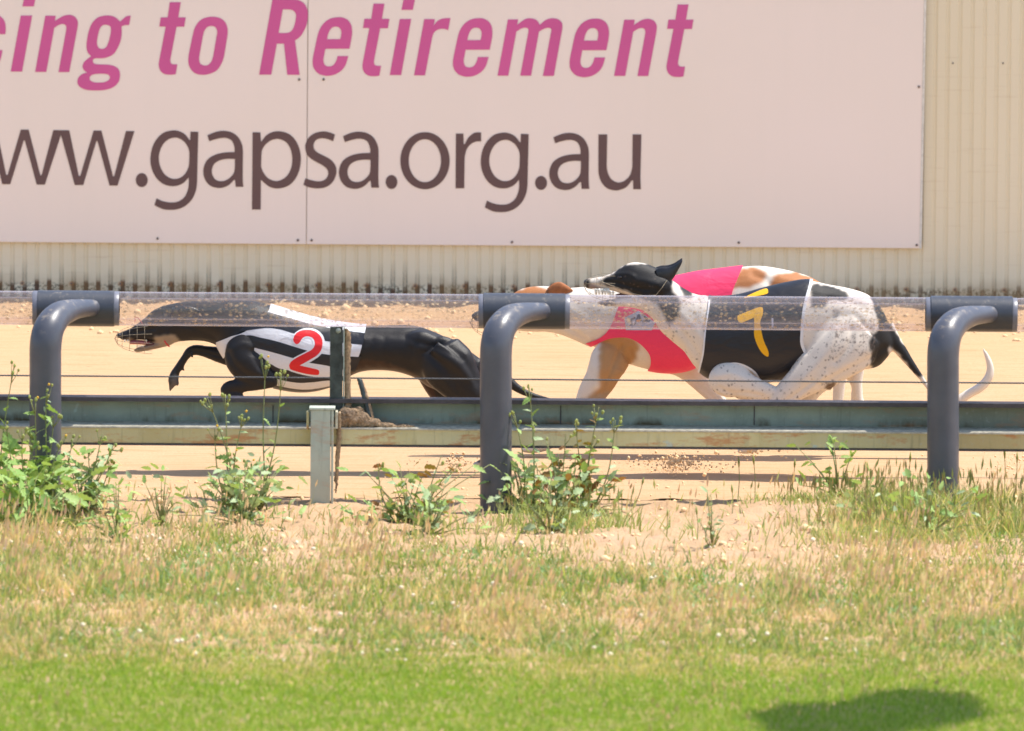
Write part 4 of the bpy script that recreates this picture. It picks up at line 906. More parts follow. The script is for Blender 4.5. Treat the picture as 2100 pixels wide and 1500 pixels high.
partsC = [loft_pairs(torsoC, YC), loft_pairs(headC, YC),
  loft_path([(1272, 722, 34, .022, -.045), (1252, 738, 42, .030, -.058), (1241, 758, 37, .032, -.068), (1232, 778, 34, .03), (1218, 800, 31, .028), (1207, 822, 28, .026), (1190, 850, 19, .02), (1168, 878, 13, .015), (1145, 900, 11, .013), (1118, 915, 10.5, .017), (1090, 921, 9, .02), (1070, 922, 5, .014)], YC),
  loft_path([(1360, 725, 40, .035, .06), (1390, 742, 32, .03), (1413, 763, 22, .022), (1443, 793, 17.5, .018), (1473, 822, 15.5, .016), (1495, 845, 12, .014), (1512, 868, 10, .013), (1520, 885, 9, .016), (1512, 896, 7, .014)], YC),
  loft_path([(1690, 700, 50, .05, -.04), (1712, 745, 34, .035, -.05), (1720, 785, 15, .018), (1719, 815, 12, .014), (1716, 850, 10, .012), (1705, 880, 9, .013), (1690, 893, 8, .016)], YC),
  loft_path([(1705, 700, 50, .05, .05), (1742, 745, 34, .035, .06), (1756, 785, 13.5, .018), (1756, 815, 11.5, .014), (1753, 850, 10, .012), (1742, 880, 9, .013), (1728, 893, 8, .016)], YC),
  loft_path([(1765, 700, 13, 0, .0), (1762, 745, 12), (1758, 795, 11), (1772, 838, 11), (1850, 866, 11), (1915, 856, 11), (1952, 832, 11), (1985, 809, 10), (2010, 795, 10), (2026, 777, 9.5), (2031, 757, 8), (2026, 736, 6), (2019, 721, 3.5), (2016, 713, 1.5)], YC)]
dogC = empty("greyhound", (P(1400, 900, YC).x, YC, 0), "white and tan greyhound in a bright pink jacket, running behind the number 7 dog", "dog", "greyhounds racing on the sand")
meC = remeshed(partsC, .0045, 5)
carve(meC, YC, [([(1275, 705), (1262, 735), (1248, 765), (1232, 800)], 6, .005), ([(1292, 715), (1300, 740), (1290, 760)], 6, .005), ([(1240, 715), (1232, 745), (1222, 785)], 7, -.004), ([(1080, 640), (1130, 655), (1180, 680), (1205, 700)], 6, .005), ([(1150, 620), (1190, 645), (1230, 670)], 9, -.004),
  ([(1545, 560), (1575, 575), (1590, 605)], 8, .005), ([(1600, 570), (1640, 580), (1670, 600)], 9, -.004), ([(1395, 755), (1430, 790), (1470, 825)], 4, .003), ([(1720, 780), (1718, 820)], 3, -.002)])
paint(meC, YC, (.81, .71, .60), [([(1040, 610), (1048, 600), (1060, 595), (1085, 590, 1), (1104, 589), (1122, 593), (1140, 606), (1130, 628), (1080, 628), (1050, 622)], TAN), ([(960, 630), (985, 632), (998, 640), (996, 664), (960, 664)], (.10, .085, .08)),
  ([(1500, 592), (1505, 570), (1520, 552), (1545, 549), (1562, 553), (1570, 562), (1560, 575), (1535, 588), (1515, 586)], TAN), ([(1580, 590), (1580, 573), (1592, 561), (1620, 558), (1650, 563), (1675, 575), (1700, 600), (1690, 620), (1610, 615)], TAN),
  ([(1238, 685), (1282, 685), (1308, 700), (1302, 735), (1280, 765), (1268, 790), (1252, 815), (1240, 830), (1195, 830), (1212, 803), (1228, 790), (1226, 750), (1230, 715)], (.50, .27, .11)), ([(1195, 812), (1255, 800), (1250, 835), (1185, 835)], (.40, .28, .18))], jitter=3, soft=4)
link("body", meC, M_tan, dogC, smooth=True)
tanm = simple("tan_ear", (.36, .13, .05), .6, .2, .2)
for dy in (-.028, .028):
    child("ear", *loft_pairs([(1122, 592, 1128, 606, .010, dy), (1136, 581, 1141, 606, .010, dy * 1.1), (1150, 579, 1155, 604, .009, dy * 1.15), (1163, 586, 1167, 601, .006, dy * 1.1), (1174, 594, 1175, 597, .002, dy)], YC, 0, 16, 4), tanm, dogC, smooth=True)
child("nose", *ball(972, 649, 5, 5.5, .013, 0, YC), M_nose, dogC, smooth=True)
for dy in (-.034, .034): child("eye", *ball(1047, 630, 3.2, 2.8, .005, dy, YC), M_eye, dogC, smooth=True)
child("muzzle", *cage(YC, 1040, 964, 622, 704, 634, 690, .05, .042, 10, 5, 0), M_cage, dogC)
jacketC = [(1282, 590, 1), (1330, 560, 1), (1500, 530, 1), (1527, 536, 1), (1512, 568), (1500, 598), (1494, 640), (1480, 690), (1425, 756, 1), (1420, 775, 1), (1340, 780, 1), (1328, 762, 1), (1334, 745), (1332, 725), (1320, 708), (1302, 694), (1280, 687.5), (1245, 692), (1209, 713, 1), (1195, 706, 1), (1230, 690), (1250, 668), (1266, 630)]
jkC = wrap("jacket", torsoC, YC, .0055, jacketC, M_pink_cloth, dogC)
wrap("patch", torsoC, YC, .0060, [(1280.5, 646, 1), (1309, 632.5, 1), (1343, 656, 1), (1336, 672, 1), (1283, 672, 1)], M_patch, jkC, near=True)
for pl in ([(1283, 652, 1), (1302, 645, 1), (1302.5, 649, 1), (1296, 651.5, 1), (1297, 662, 1), (1291, 663, 1), (1290, 654, 1), (1284, 656, 1)],
           [(1299, 661, 1), (1307, 640, 1), (1311, 639, 1), (1316, 653, 1), (1311, 654, 1), (1309, 648, 1), (1303, 660, 1)],
           [(1314, 638, 1), (1330, 648, 1), (1328, 652, 1), (1334, 650, 1), (1331, 655, 1), (1316, 657, 1), (1317, 652, 1), (1325, 650, 1)]):
    wrap("patch_letter", torsoC, YC, .0065, pl, M_navy, jkC, near=True)
wrap("patch_dot", torsoC, YC, .0068, ell(1308, 652.5, 4.2, 2.5, 14), M_orange, jkC, near=True, raw=True)

# ------------------------------------------------------------------ sand thrown up by the feet
def spray(name, cx, cy, Yc, sx, sy, cnt, label, seed, up_=0.02):
    rg = np.random.default_rng(seed); V = []; F = []
    ico = bmesh.new(); bmesh.ops.create_icosphere(ico, subdivisions=1, radius=1); iv = np.array([v.co[:] for v in ico.verts]); ifa = [[v.index for v in f.verts] for f in ico.faces]; ico.free()
    c = P(cx, cy, Yc)
    for i in range(cnt):
        r = abs(rg.normal(0, .0018)) + .0010
        q = np.array([c.x + rg.normal(0, sx * (.45 if rg.random() < .6 else 1.9)), c.y + rg.normal(0, .10), max(.004, c.z + rg.normal(0, sy) + abs(rg.normal(0, up_)) * .4)])
        o = len(V); V += list(iv * r * rg.uniform(.6, 1.4, 3) + q); F += [[a + o for a in f] for f in ifa]
    tag(link(name, np_mesh(np.array(V), np.array(F)), M_sprayclod), label, "sand", None, "stuff")
M_sprayclod = simple("loose_sand", (.85, .58, .33), .95, .1, .2, 200, .4)
spray("sand_spray", 1385, 955, 1.22, .055, .008, 620, "sand thrown up under the pink jacketed dog", 1, .03)
spray("sand_spray", 935, 952, 1.22, .04, .008, 130, "sand kicked up by the black dog's hind foot", 2)
spray("sand_spray", 1535, 923, 1.2, .06, .010, 200, "sand kicked up by the forefoot under the teal rail", 3)
spray("sand_spray", 2075, 945, 1.4, .06, .030, 120, "scattered sand grains at the far right of the track", 4)
# clods along the berm near the wall and on the verge
rg = np.random.default_rng(11); V = []; F = []
ico = bmesh.new(); bmesh.ops.create_icosphere(ico, subdivisions=1, radius=1); iv = np.array([v.co[:] for v in ico.verts]); ifa = [[v.index for v in f.verts] for f in ico.faces]; ico.free()
for i in range(2600):
    if i < 900: x, y, r = rg.uniform(-3, 3), rg.uniform(5.8, 7.2), abs(rg.normal(0, .006)) + .003; z = float(track_h(np.array(x), np.array(y)))
    elif i < 1300: x, y, r = rg.uniform(-3, 3), rg.uniform(EDGE, 1.1) , abs(rg.normal(0, .003)) + .0015; z = float(track_h(np.array(x), np.array(y)))
    else: x, y, r = rg.uniform(-2.5, 2.5), rg.uniform(-1.6, EDGE), abs(rg.normal(0, .005)) + .0025; z = float(verge_h(np.array(x), np.array(y)))
    o = len(V); V += list(iv * r * rg.uniform(.6, 1.3, 3) + np.array([x, y, z + r * .2])); F += [[a + o for a in f] for f in ifa]
tag(link("sand_clods", np_mesh(np.array(V), np.array(F)), M_sprayclod), "small crumbs and clods of sand along the wall and the near edge", "clods", None, "stuff")

# ------------------------------------------------------------------ grass
def blades(x, y, z, h, wd, lean, az, col, bend, tipw=0.0, seg=2):
    """vectorised tapered blades; returns V,F(tri),C"""
    n_ = len(x); up = np.stack([np.zeros(n_), np.zeros(n_), np.ones(n_)], 1)
    ld = np.stack([np.cos(az), np.sin(az), np.zeros(n_)], 1)
    fa = rng.uniform(-.9, .9, n_); sd = np.stack([np.cos(fa), np.sin(fa) * .7, np.zeros(n_)], 1)
    rows = []
    b = np.stack([x, y, z], 1)
    for i in range(seg + 1):
        t = i / seg; c = b + up * (h * t * (1 - .25 * bend * t))[:, None] + ld * (h * (lean * t + bend * t * t))[:, None]
        ww = wd * (1 - t) ** .7 if i < seg else wd * tipw
        if i < seg: rows.append(c - sd * (ww / 2)[:, None]); rows.append(c + sd * (ww / 2)[:, None])
        else: rows.append(c)
    k = len(rows); V = np.stack(rows, 1).reshape(-1, 3); base = np.arange(n_) * k; F = []
    for i in range(seg - 1):
        a = base + 2 * i; F.append(np.stack([a, a + 1, a + 3], 1)); F.append(np.stack([a, a + 3, a + 2], 1))
    a = base + 2 * (seg - 1); F.append(np.stack([a, a + 1, a + 2], 1))
    return V, np.concatenate(F), np.repeat(col, k, 0)
def heads(x, y, z, ln, wd, az, lean, col):
    """seed heads: spindle with two crossed diamonds"""
    n_ = len(x); up = np.stack([np.cos(az) * lean, np.sin(az) * lean, np.sqrt(1 - lean ** 2)], 1); b = np.stack([x, y, z], 1); out = []
    for ang in (0.2, 1.7):
        sd = np.stack([np.full(n_, math.cos(ang)), np.full(n_, math.sin(ang)), np.zeros(n_)], 1)
        out += [b, b + up * (ln * .4)[:, None] - sd * (wd / 2)[:, None], b + up * (ln * .4)[:, None] + sd * (wd / 2)[:, None], b + up * ln[:, None]]
    V = np.stack(out, 1).reshape(-1, 3); base = np.arange(n_) * 8; F = []
    for o in (0, 4): F += [np.stack([base + o, base + o + 2, base + o + 1], 1), np.stack([base + o + 1, base + o + 2, base + o + 3], 1)]
    return V, np.concatenate(F), np.repeat(col, 8, 0)
def pal(cols, n_, mixv=None, spread=.12):
    c = np.array(cols); i = rng.integers(0, len(c), n_) if mixv is None else mixv
    return np.clip(c[i] * (1 + rng.normal(0, spread, (n_, 1))), 0.005, 1)
def join(parts):
    V = []; F = []; C = []; o = 0
    for v, f, c in parts: V.append(v); F.append(f + o); C.append(c); o += len(v)
    return np.concatenate(V), np.concatenate(F), np.concatenate(C)
def density(px, py, X, Y):
    d = np.zeros_like(px)
    nz = fbm(X * 3.2, Y * 2.2, 55) * 2 - .95
    row = [(1010, [0] * 12), (1045, [.5, .06, .25, .02, .1, .05, .03, .02, .02, .08, .5, .35]), (1080, [.9, .12, .45, .06, .4, .18, .06, .03, .02, .04, .65, .4]),
           (1120, [1, .40, .75, .4, .5, .25, .3, .22, .03, .06, .75, .65]), (1160, [1, .8, .9, .9, .9, .8, .85, .85, .45, .40, .8, .65]), (1200, [1] * 9 + [.9, .95, .9]), (1600, [1] * 12)]
    gx = np.clip(px / 175.0 - .5, 0, 10.999); xi = gx.astype(int); fx = gx - xi
    py = py - 38 * (py > 1040) * (py < 1500) - 10 * (py > 1090)
    for k in range(len(row) - 1):
        y0, a = row[k]; y1, b = row[k + 1]; a = np.array(a); b = np.array(b)
        m_ = (py >= y0) & (py < y1); t = (py - y0) / (y1 - y0)
        va = a[xi] * (1 - fx) + a[np.minimum(xi + 1, 11)] * fx; vb = b[xi] * (1 - fx) + b[np.minimum(xi + 1, 11)] * fx
        d = np.where(m_, va * (1 - t) + vb * t, d)
    return np.clip(d * (1 + nz * 1.4) , 0, 1) * np.where(d > .9, 1, 1)
def scatter(n_, x0, x1, y0, y1):
    return rng.uniform(x0, x1, n_), rng.uniform(y0, y1, n_)
# rough verge grass
X, Y = scatter(200000, -2.6, 2.6, -4.7, .35); px, py = PX(X, Y, np.zeros_like(X))
lawn_line = 1392 + 34 * (fbm(X * 1.6, X * 0 + 2, 60) - .5) * 2 + 60 * (fbm(X * 5, Y * 3, 61) - .47) + np.clip((px - 1200) / 900, 0, 1) * 22
d = density(px, py, X, Y)
keepp = d * np.clip((lawn_line + 30 - py) / 70, 0, 1)
k = rng.random(len(X)) < keepp * .80
X, Y, px, py = X[k], Y[k], px[k], py[k]; Z = verge_h(X, Y) - .004
GREEN = [(.26, .36, .08), (.36, .44, .12), (.20, .32, .12), (.46, .48, .15), (.16, .25, .07)]
STRAW = [(.78, .60, .36), (.84, .68, .42), (.68, .48, .31), (.58, .52, .24), (.50, .36, .24)]
clump = fbm(X * 5, Y * 4, 70); dry = fbm(X * 4.5, Y * 3.0, 75, 3)
isdry = rng.random(len(X)) < np.clip((dry - .40) * 4.0, .10, .75)
hh = (.022 + .055 * rng.random(len(X)) ** 1.6) * (.55 + clump * 1.0); hh *= (.6 + 1.1 * np.clip(fbm(X * 11, Y * 7, 77, 3) - .28, 0, 1)); hh *= np.clip((lawn_line[k] - py) / 120 + .55, .45, 1)
col = np.where(isdry[:, None], pal(STRAW, len(X)), pal(GREEN, len(X)))
parts = [blades(X, Y, Z, hh, .0026 + .0034 * rng.random(len(X)), rng.uniform(0, .6, len(X)), rng.uniform(0, 6.28, len(X)), col, rng.uniform(0, .6, len(X)), 0, 2)]
# taller stems with seed heads
X2, Y2 = scatter(26000, -2.6, 2.6, -4.3, .2); px2, py2 = PX(X2, Y2, np.zeros_like(X2)); d2 = density(px2, py2, X2, Y2)
cl2 = fbm(X2 * 6, Y2 * 3.5, 81, 3)
k2 = rng.random(len(X2)) < np.clip(d2 * 1.0 + .05 * (py2 > 1040), 0, 1) * np.clip((1385 - py2) / 90, 0, 1) * np.clip((cl2 - .40) * 5.0, .05, 1)
X2, Y2, py2 = X2[k2], Y2[k2], py2[k2]; Z2 = verge_h(X2, Y2) - .004; n2 = len(X2)
h2 = rng.uniform(.05, .115, n2) * (.7 + .5 * fbm(X2 * 5, Y2 * 5, 82)); az2 = rng.normal(.4, .9, n2); le2 = rng.uniform(0, .28, n2)
parts.append(blades(X2, Y2, Z2, h2, np.full(n2, .0019), le2, az2, pal([(.50, .50, .18), (.62, .54, .26), (.42, .46, .16)], n2), np.zeros(n2), .3, 2))
hc = pal([(.86, .68, .44), (.80, .60, .42), (.90, .76, .50), (.62, .64, .30), (.74, .56, .44)], n2)
parts.append(heads(X2 + np.cos(az2) * h2 * le2, Y2 + np.sin(az2) * h2 * le2, Z2 + h2 * .96, rng.uniform(.022, .046, n2), rng.uniform(.0045, .0095, n2), az2, np.clip(le2 + .1, 0, .5), hc))
# a few ragged stalks left standing in the mown edge, thicker toward the right
X4, Y4 = scatter(2600, -2.4, 2.4, -5.3, -3.9); k4 = rng.random(len(X4)) < np.clip((X4 + .2) * .45, .06, .8) * np.clip((fbm(X4 * 5, Y4 * 3, 99) - .42) * 6, 0, 1)
X4, Y4 = X4[k4], Y4[k4]; n4 = len(X4); h4 = rng.uniform(.03, .085, n4); az4 = rng.uniform(0, 6.28, n4); le4 = rng.uniform(0, .4, n4); Z4 = verge_h(X4, Y4)
parts.append(blades(X4, Y4, Z4, h4, np.full(n4, .0024), le4, az4, pal([(.40, .36, .18), (.55, .46, .26), (.26, .30, .12), (.30, .20, .14)], n4), np.zeros(n4), .3, 2))
parts.append(heads(X4 + np.cos(az4) * h4 * le4, Y4 + np.sin(az4) * h4 * le4, Z4 + h4 * .96, rng.uniform(.015, .03, n4), rng.uniform(.004, .008, n4), az4, np.clip(le4, 0, .5), pal([(.70, .54, .36), (.45, .32, .24), (.60, .56, .28)], n4)))
# low broad leaves creeping between the grass
X3, Y3 = scatter(60000, -2.5, 2.5, -4.2, .3); px3, py3 = PX(X3, Y3, np.zeros_like(X3)); d3 = density(px3, py3, X3, Y3)
pt = fbm(X3 * 2.1, Y3 * 1.7, 91); k3 = rng.random(len(X3)) < d3 * np.clip((pt - .50) * 6, 0, 1) * np.clip((1370 - py3) / 60, 0, 1)
X3, Y3 = X3[k3], Y3[k3]; n3 = len(X3)
parts.append(blades(X3, Y3, verge_h(X3, Y3), rng.uniform(.012, .028, n3), rng.uniform(.006, .012, n3), rng.uniform(.3, 1.2, n3), rng.uniform(0, 6.28, n3), pal([(.22, .38, .14), (.28, .44, .20), (.36, .48, .26)], n3), rng.uniform(.2, .8, n3), 0, 2))
V, F, C = join(parts)
tag(link("rough_grass", np_mesh(V, F, C=C), M_grass), "rough dry verge grass with straw seed heads in front of the rail", "grass", None, "stuff")
# mown lawn
X, Y = scatter(300000, -2.5, 2.5, -6.6, -3.3); px, py = PX(X, Y, np.zeros_like(X))
ll = 1392 + 34 * (fbm(X * 1.6, X * 0 + 2, 60) - .5) * 2 + 60 * (fbm(X * 5, Y * 3, 61) - .47) + np.clip((px - 1200) / 900, 0, 1) * 22
k = rng.random(len(X)) < np.clip((py - ll + 75) / 90, 0, 1); X, Y, px, py, ll = X[k], Y[k], px[k], py[k], ll[k]
Z = verge_h(X, Y) - .003; n1 = len(X)
dryl = rng.random(n1) < np.clip((ll + 45 - py) / 110, .05, .5) * np.clip((fbm(X * 5, Y * 3, 44) - .25) * 3, .2, 1.6)
col = np.where(dryl[:, None], pal([(.52, .50, .17), (.62, .54, .24)], n1), pal([(.21, .37, .035), (.27, .43, .045), (.35, .47, .07), (.17, .32, .035)], n1))
V, F, C = blades(X, Y, Z, rng.uniform(.012, .026, n1), rng.uniform(.002, .0036, n1), rng.uniform(0, .7, n1), rng.uniform(0, 6.28, n1), col, rng.uniform(0, .5, n1), 0, 2)
tag(link("lawn_grass", np_mesh(V, F, C=C), M_grass), "bright green mown grass along the near edge of the verge", "grass", None, "stuff")
# pale pebbles and fallen petals among the grass
V = []; F = []
for i in range(260):
    x, y = rg.uniform(-2.2, 2.2), rg.uniform(-3.9, -.9); r = rg.uniform(.003, .008); z = float(verge_h(np.array(x), np.array(y)))
    o = len(V); V += list(iv * r * rg.uniform(.7, 1.3, 3) + np.array([x, y, z + rg.uniform(.01, .05)])); F += [[a + o for a in f] for f in ifa]
tag(link("pale_seed_tufts", np_mesh(np.array(V), np.array(F)), simple("fluff", (.80, .70, .50), .9, .1)), "pale fluffy seed tufts caught in the rough grass", "seed tufts", None, "stuff")

# ------------------------------------------------------------------ weeds
def leaf_mesh(lobes, length, width, mat, seed):
    r = random.Random(seed); pts = []; N = 2 * lobes + 1
    for i in range(N + 1):
        t = i / N; wv = math.sin(math.pi * min(1, t * .9 + .12)) ** .8 * width * (1.0 if i % 2 else .62) * (1 - .3 * t)
        if i == 0: wv = width * .12
        if i == N: wv = 0
        pts.append((t * length, wv * r.uniform(.85, 1.1), -.25 * length * t * t + .02 * length * r.uniform(-1, 1)))
    V = []; F = []
    for (x, wv, z) in pts: V += [(x, -wv, z + .18 * wv), (x, 0, z - .0), (x, wv, z + .18 * wv)]
    for i in range(N):
        a = i * 3; F += [(a, a + 3, a + 4, a + 1), (a + 1, a + 4, a + 5, a + 2)]
    me = mesh_from(V, F); me.materials.append(mat)
    me.polygons.foreach_set("use_smooth", [True] * len(me.polygons)); return me
LEAVES = [leaf_mesh(4, .052, .013, M_leaf, 1), leaf_mesh(4, .058, .017, M_leaf, 2), leaf_mesh(3, .044, .013, M_leaf2, 3), leaf_mesh(4, .050, .018, M_leaf2, 4), leaf_mesh(3, .044, .015, M_leafred, 5), leaf_mesh(2, .024, .007, M_leaf, 6)]
bm = bmesh.new(); bmesh.ops.create_icosphere(bm, subdivisions=1, radius=.0055)
for v in bm.verts: v.co.z *= 1.35
BUD = bm_mesh(bm); BUD.materials.append(M_bud)
bm = bmesh.new(); bmesh.ops.create_icosphere(bm, subdivisions=1, radius=.0045); YB_ = bm_mesh(bm); YB_.materials.append(M_yflower)
def place(name, me, parent, loc, rot, sc):
    o = bpy.data.objects.new(name, me); COL.objects.link(o); o.parent = parent
    o.location = Vector(loc) - parent.location; o.rotation_euler = rot; o.scale = (sc, sc, sc); return o
def weed(px, Yp, top_list, spread, n_low, label, seed, leafk=(0, 1, 2, 3), lsc=1.0, budn=4, yellow=0, sidel=1.0):
    """top_list: list of (px, py) stem tips"""
    r = random.Random(seed)
    bx = P(px, 1060, Yp).x; bz = float(verge_h(np.array(bx), np.array(Yp)))
    root = empty("weed", (bx, Yp, bz), label, "weed", "leafy weeds along the rail")
    stems = []
    def add_leaf(p, az, sc, el=None, kinds=leafk):
        place("leaf", LEAVES[r.choice(kinds)], root, p, (r.uniform(-1.25, 1.25), (el if el is not None else r.uniform(-1.0, .6)), az), sc)
    for (tx, ty) in top_list:
        tip = P(tx, ty, Yp + r.uniform(-.03, .03)); b0 = Vector((bx + r.uniform(-.25, .25) * spread, Yp + r.uniform(-.04, .04), bz - .01))
        mid = b0.lerp(tip, .5) + Vector((r.uniform(-.02, .02), r.uniform(-.02, .02), 0))
        pts = [Vector(q) for q in interp([tuple(b0), tuple(mid), tuple(tip)], 6)]
        H = tip.z - b0.z
        rr = [.0028 * (1 - .6 * i / (len(pts) - 1)) for i in range(len(pts))]
        stems.append(tube_data(pts, rr, 6))
        for t in np.arange(.12, .9, .016 / max(H, .05) * .75 / sidel):
            i = min(int(t * (len(pts) - 1)), len(pts) - 2); p = pts[i].lerp(pts[i + 1], t * (len(pts) - 1) - i)
            if r.random() < .95 - .55 * t: add_leaf(p, r.uniform(0, 6.28), lsc * r.uniform(.6, 1.15) * (1.3 - .75 * t))
        # flower head: little branches with buds
        for b_ in range(budn):
            q = tip + Vector((r.uniform(-.022, .022), r.uniform(-.02, .02), r.uniform(-.03, .012)))
            base = pts[-3]; stems.append(tube_data([base, base.lerp(q, .6) + Vector((0, 0, -.004)), q], [.0014, .0011, .0009], 5))
            place("bud", BUD, root, q, (r.uniform(-.4, .4), r.uniform(-.4, .4), 0), r.uniform(.7, 1.2))
        if yellow and r.random() < yellow: place("flower", YB_, root, tip + Vector((.008, 0, .01)), (0, 0, 0), 1)
    for i in range(int(n_low * 2.3)):
        a = r.uniform(0, 6.28); d_ = abs(r.gauss(0, .45)) * spread; hz = r.uniform(.0, 1) ** 1.4 * .17
        p = Vector((bx + math.cos(a) * d_, Yp + math.sin(a) * d_ * .5, bz + .012 + hz)); add_leaf(p, a + r.uniform(-.6, .6), lsc * r.uniform(.7, 1.25), r.uniform(-1.1, .5))
        if i % 3 == 0: stems.append(tube_data([Vector((bx, Yp, bz)).lerp(p, .1), Vector((bx, Yp, bz)).lerp(p, .6) + Vector((0, 0, .01)), p], [.0022, .0018, .0012], 5))
    vs, fs = merge(stems); link("stems", mesh_from(vs, fs), M_stem, root, smooth=True)
    return root
weed(30, -.20, [(12, 870), (-15, 860), (45, 880), (30, 745), (70, 905), (0, 930)], .22, 46, "tall dense leafy weed at the left edge, left of the leftmost grey post", 1, (0, 1, 1), 1.15)
weed(95, -.12, [(95, 795), (72, 822), (112, 850), (60, 880), (130, 900)], .16, 34, "leafy weed climbing the front of the leftmost grey post", 2, (0, 1, 2), 1.05, 4, .5)
weed(165, -.10, [(210, 890), (180, 920), (236, 905), (150, 900), (225, 950)], .16, 30, "spreading weed just right of the leftmost grey post", 3, (0, 2, 3), 1.0)
weed(60, -.55, [(20, 960), (100, 975)], .26, 44, "low weed mound in front of the leftmost grey post", 4, (0, 1), 1.2, 2)
weed(475, -.10, [(425, 815), (462, 812), (500, 850), (440, 880), (480, 930), (515, 950)], .15, 34, "bud topped weed between the leftmost grey post and the pale channel post", 5, (2, 3, 0), .8, 5, .6, .5)
weed(535, -.02, [(545, 738), (578, 765), (510, 960)], .12, 26, "tallest thin flowering weed, rising in front of the black dog's foreleg", 6, (2, 3, 0), .7, 5, .6, .35)
weed(835, -.30, [(775, 950), (905, 935), (850, 985), (935, 950)], .20, 46, "bushy low weed between the pale channel post and the middle grey post", 7, (0, 1, 2, 4), .85, 2, 0, .9)
weed(1075, -.02, [(1085, 790), (1055, 850), (1095, 880), (1045, 930)], .13, 30, "tall weed with a pale flower beside the middle grey post", 8, (0, 1, 2, 3), .95, 4, 0, .8)
weed(1150, -.12, [(1120, 905), (1160, 890), (1100, 950), (1145, 930), (1180, 940)], .17, 40, "weed with reddish dying leaves right of the middle grey post", 9, (0, 2, 3, 4), 1.05, 1, 0, 1.1)
weed(1205, -.08, [(1228, 835), (1262, 862), (1215, 900), (1180, 870)], .12, 26, "upright weed farthest right of those at the middle post", 10, (0, 1, 2, 4), .9, 4, 0, 1.0)
weed(500, -.42, [(480, 1010), (520, 1000), (440, 1030)], .20, 30, "low ragged weed in the grass in front of the bud topped weed", 21, (0, 2, 3), .8, 2)
weed(880, -.60, [(860, 1040), (900, 1020)], .20, 28, "low ragged weed in front of the bushy weed left of the middle post", 22, (0, 2, 3), .8, 2)
weed(330, -.40, [(320, 1010), (350, 1040)], .12, 14, "small thin weed on the sand right of the leftmost post's weeds", 23, (0, 2), .7, 2)
weed(1130, -.50, [(1110, 1040), (1160, 1030)], .22, 24, "low weed in the stems in front of the middle post's weeds", 24, (0, 2, 3), .75, 1)
weed(1720, .10, [(1700, 1010), (1760, 1015)], .16, 22, "flat green weed on the sand between the bare patch and the rightmost post", 25, (0, 1), .7, 1)
weed(1900, -.55, [(1880, 1040), (1930, 1030)], .24, 30, "low weed in the grass left in front of the rightmost post", 26, (0, 1, 2), .75, 1)
weed(240, -.85, [(230, 1050), (262, 1070)], .12, 20, "small dark green weed low in the dry grass at lower left", 11, (0, 1), .7, 1)
weed(1460, -.95, [(1450, 1080), (1475, 1100)], .07, 10, "small weed sprouting alone from the bare sand right of centre", 12, (0, 2), .6, 1)
# tufts of greener grass round the right hand post
def tuft(px, Yp, cnt, sp_, hmin, hmax, label, seed, cols):
    global rng
    bx = P(px, 1050, Yp).x; n_ = cnt; r_ = np.random.default_rng(seed)
    x = bx + r_.normal(0, sp_, n_); y = Yp + r_.normal(0, sp_ * .5, n_); z = verge_h(x, y) - .004
    h = r_.uniform(hmin, hmax, n_); V, F, C = blades(x, y, z, h, r_.uniform(.0025, .0055, n_), r_.uniform(0, .5, n_), r_.uniform(0, 6.28, n_), pal(cols, n_), r_.uniform(0, .7, n_), 0, 3)
    k_ = n_ // 5; i_ = r_.integers(0, n_, k_)
    hd = heads(x[i_], y[i_], z[i_] + h[i_] * 1.05, r_.uniform(.025, .05, k_), r_.uniform(.004, .007, k_), r_.uniform(0, 6.28, k_), r_.uniform(0, .3, k_), pal([(.30, .34, .14), (.50, .40, .22)], k_))
    st = blades(x[i_], y[i_], z[i_], h[i_] * 1.1, np.full(k_, .002), np.zeros(k_), np.zeros(k_), pal([(.26, .30, .12)], k_), np.zeros(k_), .5, 2)
    V, F, C = join([(V, F, C), hd, st])
    tag(link("grass_tuft", np_mesh(V, F, C=C), M_grass), label, "grass tuft", "green grass tufts by the rail", "stuff")
GC_ = [(.30, .42, .12), (.38, .48, .16), (.46, .50, .20), (.66, .56, .30)]
tuft(1850, -.30, 560, .13, .05, .15, "tall grass tuft just left of the rightmost grey post", 1, GC_)
tuft(1965, -.12, 520, .13, .03, .11, "grass tuft hiding the foot of the rightmost grey post", 2, GC_)
tuft(1690, .05, 420, .12, .02, .05, "low green grass tuft on the sand left of the rightmost post", 3, GC_)
tuft(2080, -.45, 420, .12, .05, .14, "tall straw tipped grass tuft at the right edge of the picture", 4, [(.32, .42, .14), (.66, .56, .30)])
tuft(1820, -.75, 420, .16, .04, .10, "dense grass tuft in front of the rightmost post's left side", 5, GC_)
tuft(1160, -.42, 340, .13, .05, .11, "sparse upright grass stems in front of the middle grey post", 6, [(.44, .50, .20), (.36, .44, .16)])
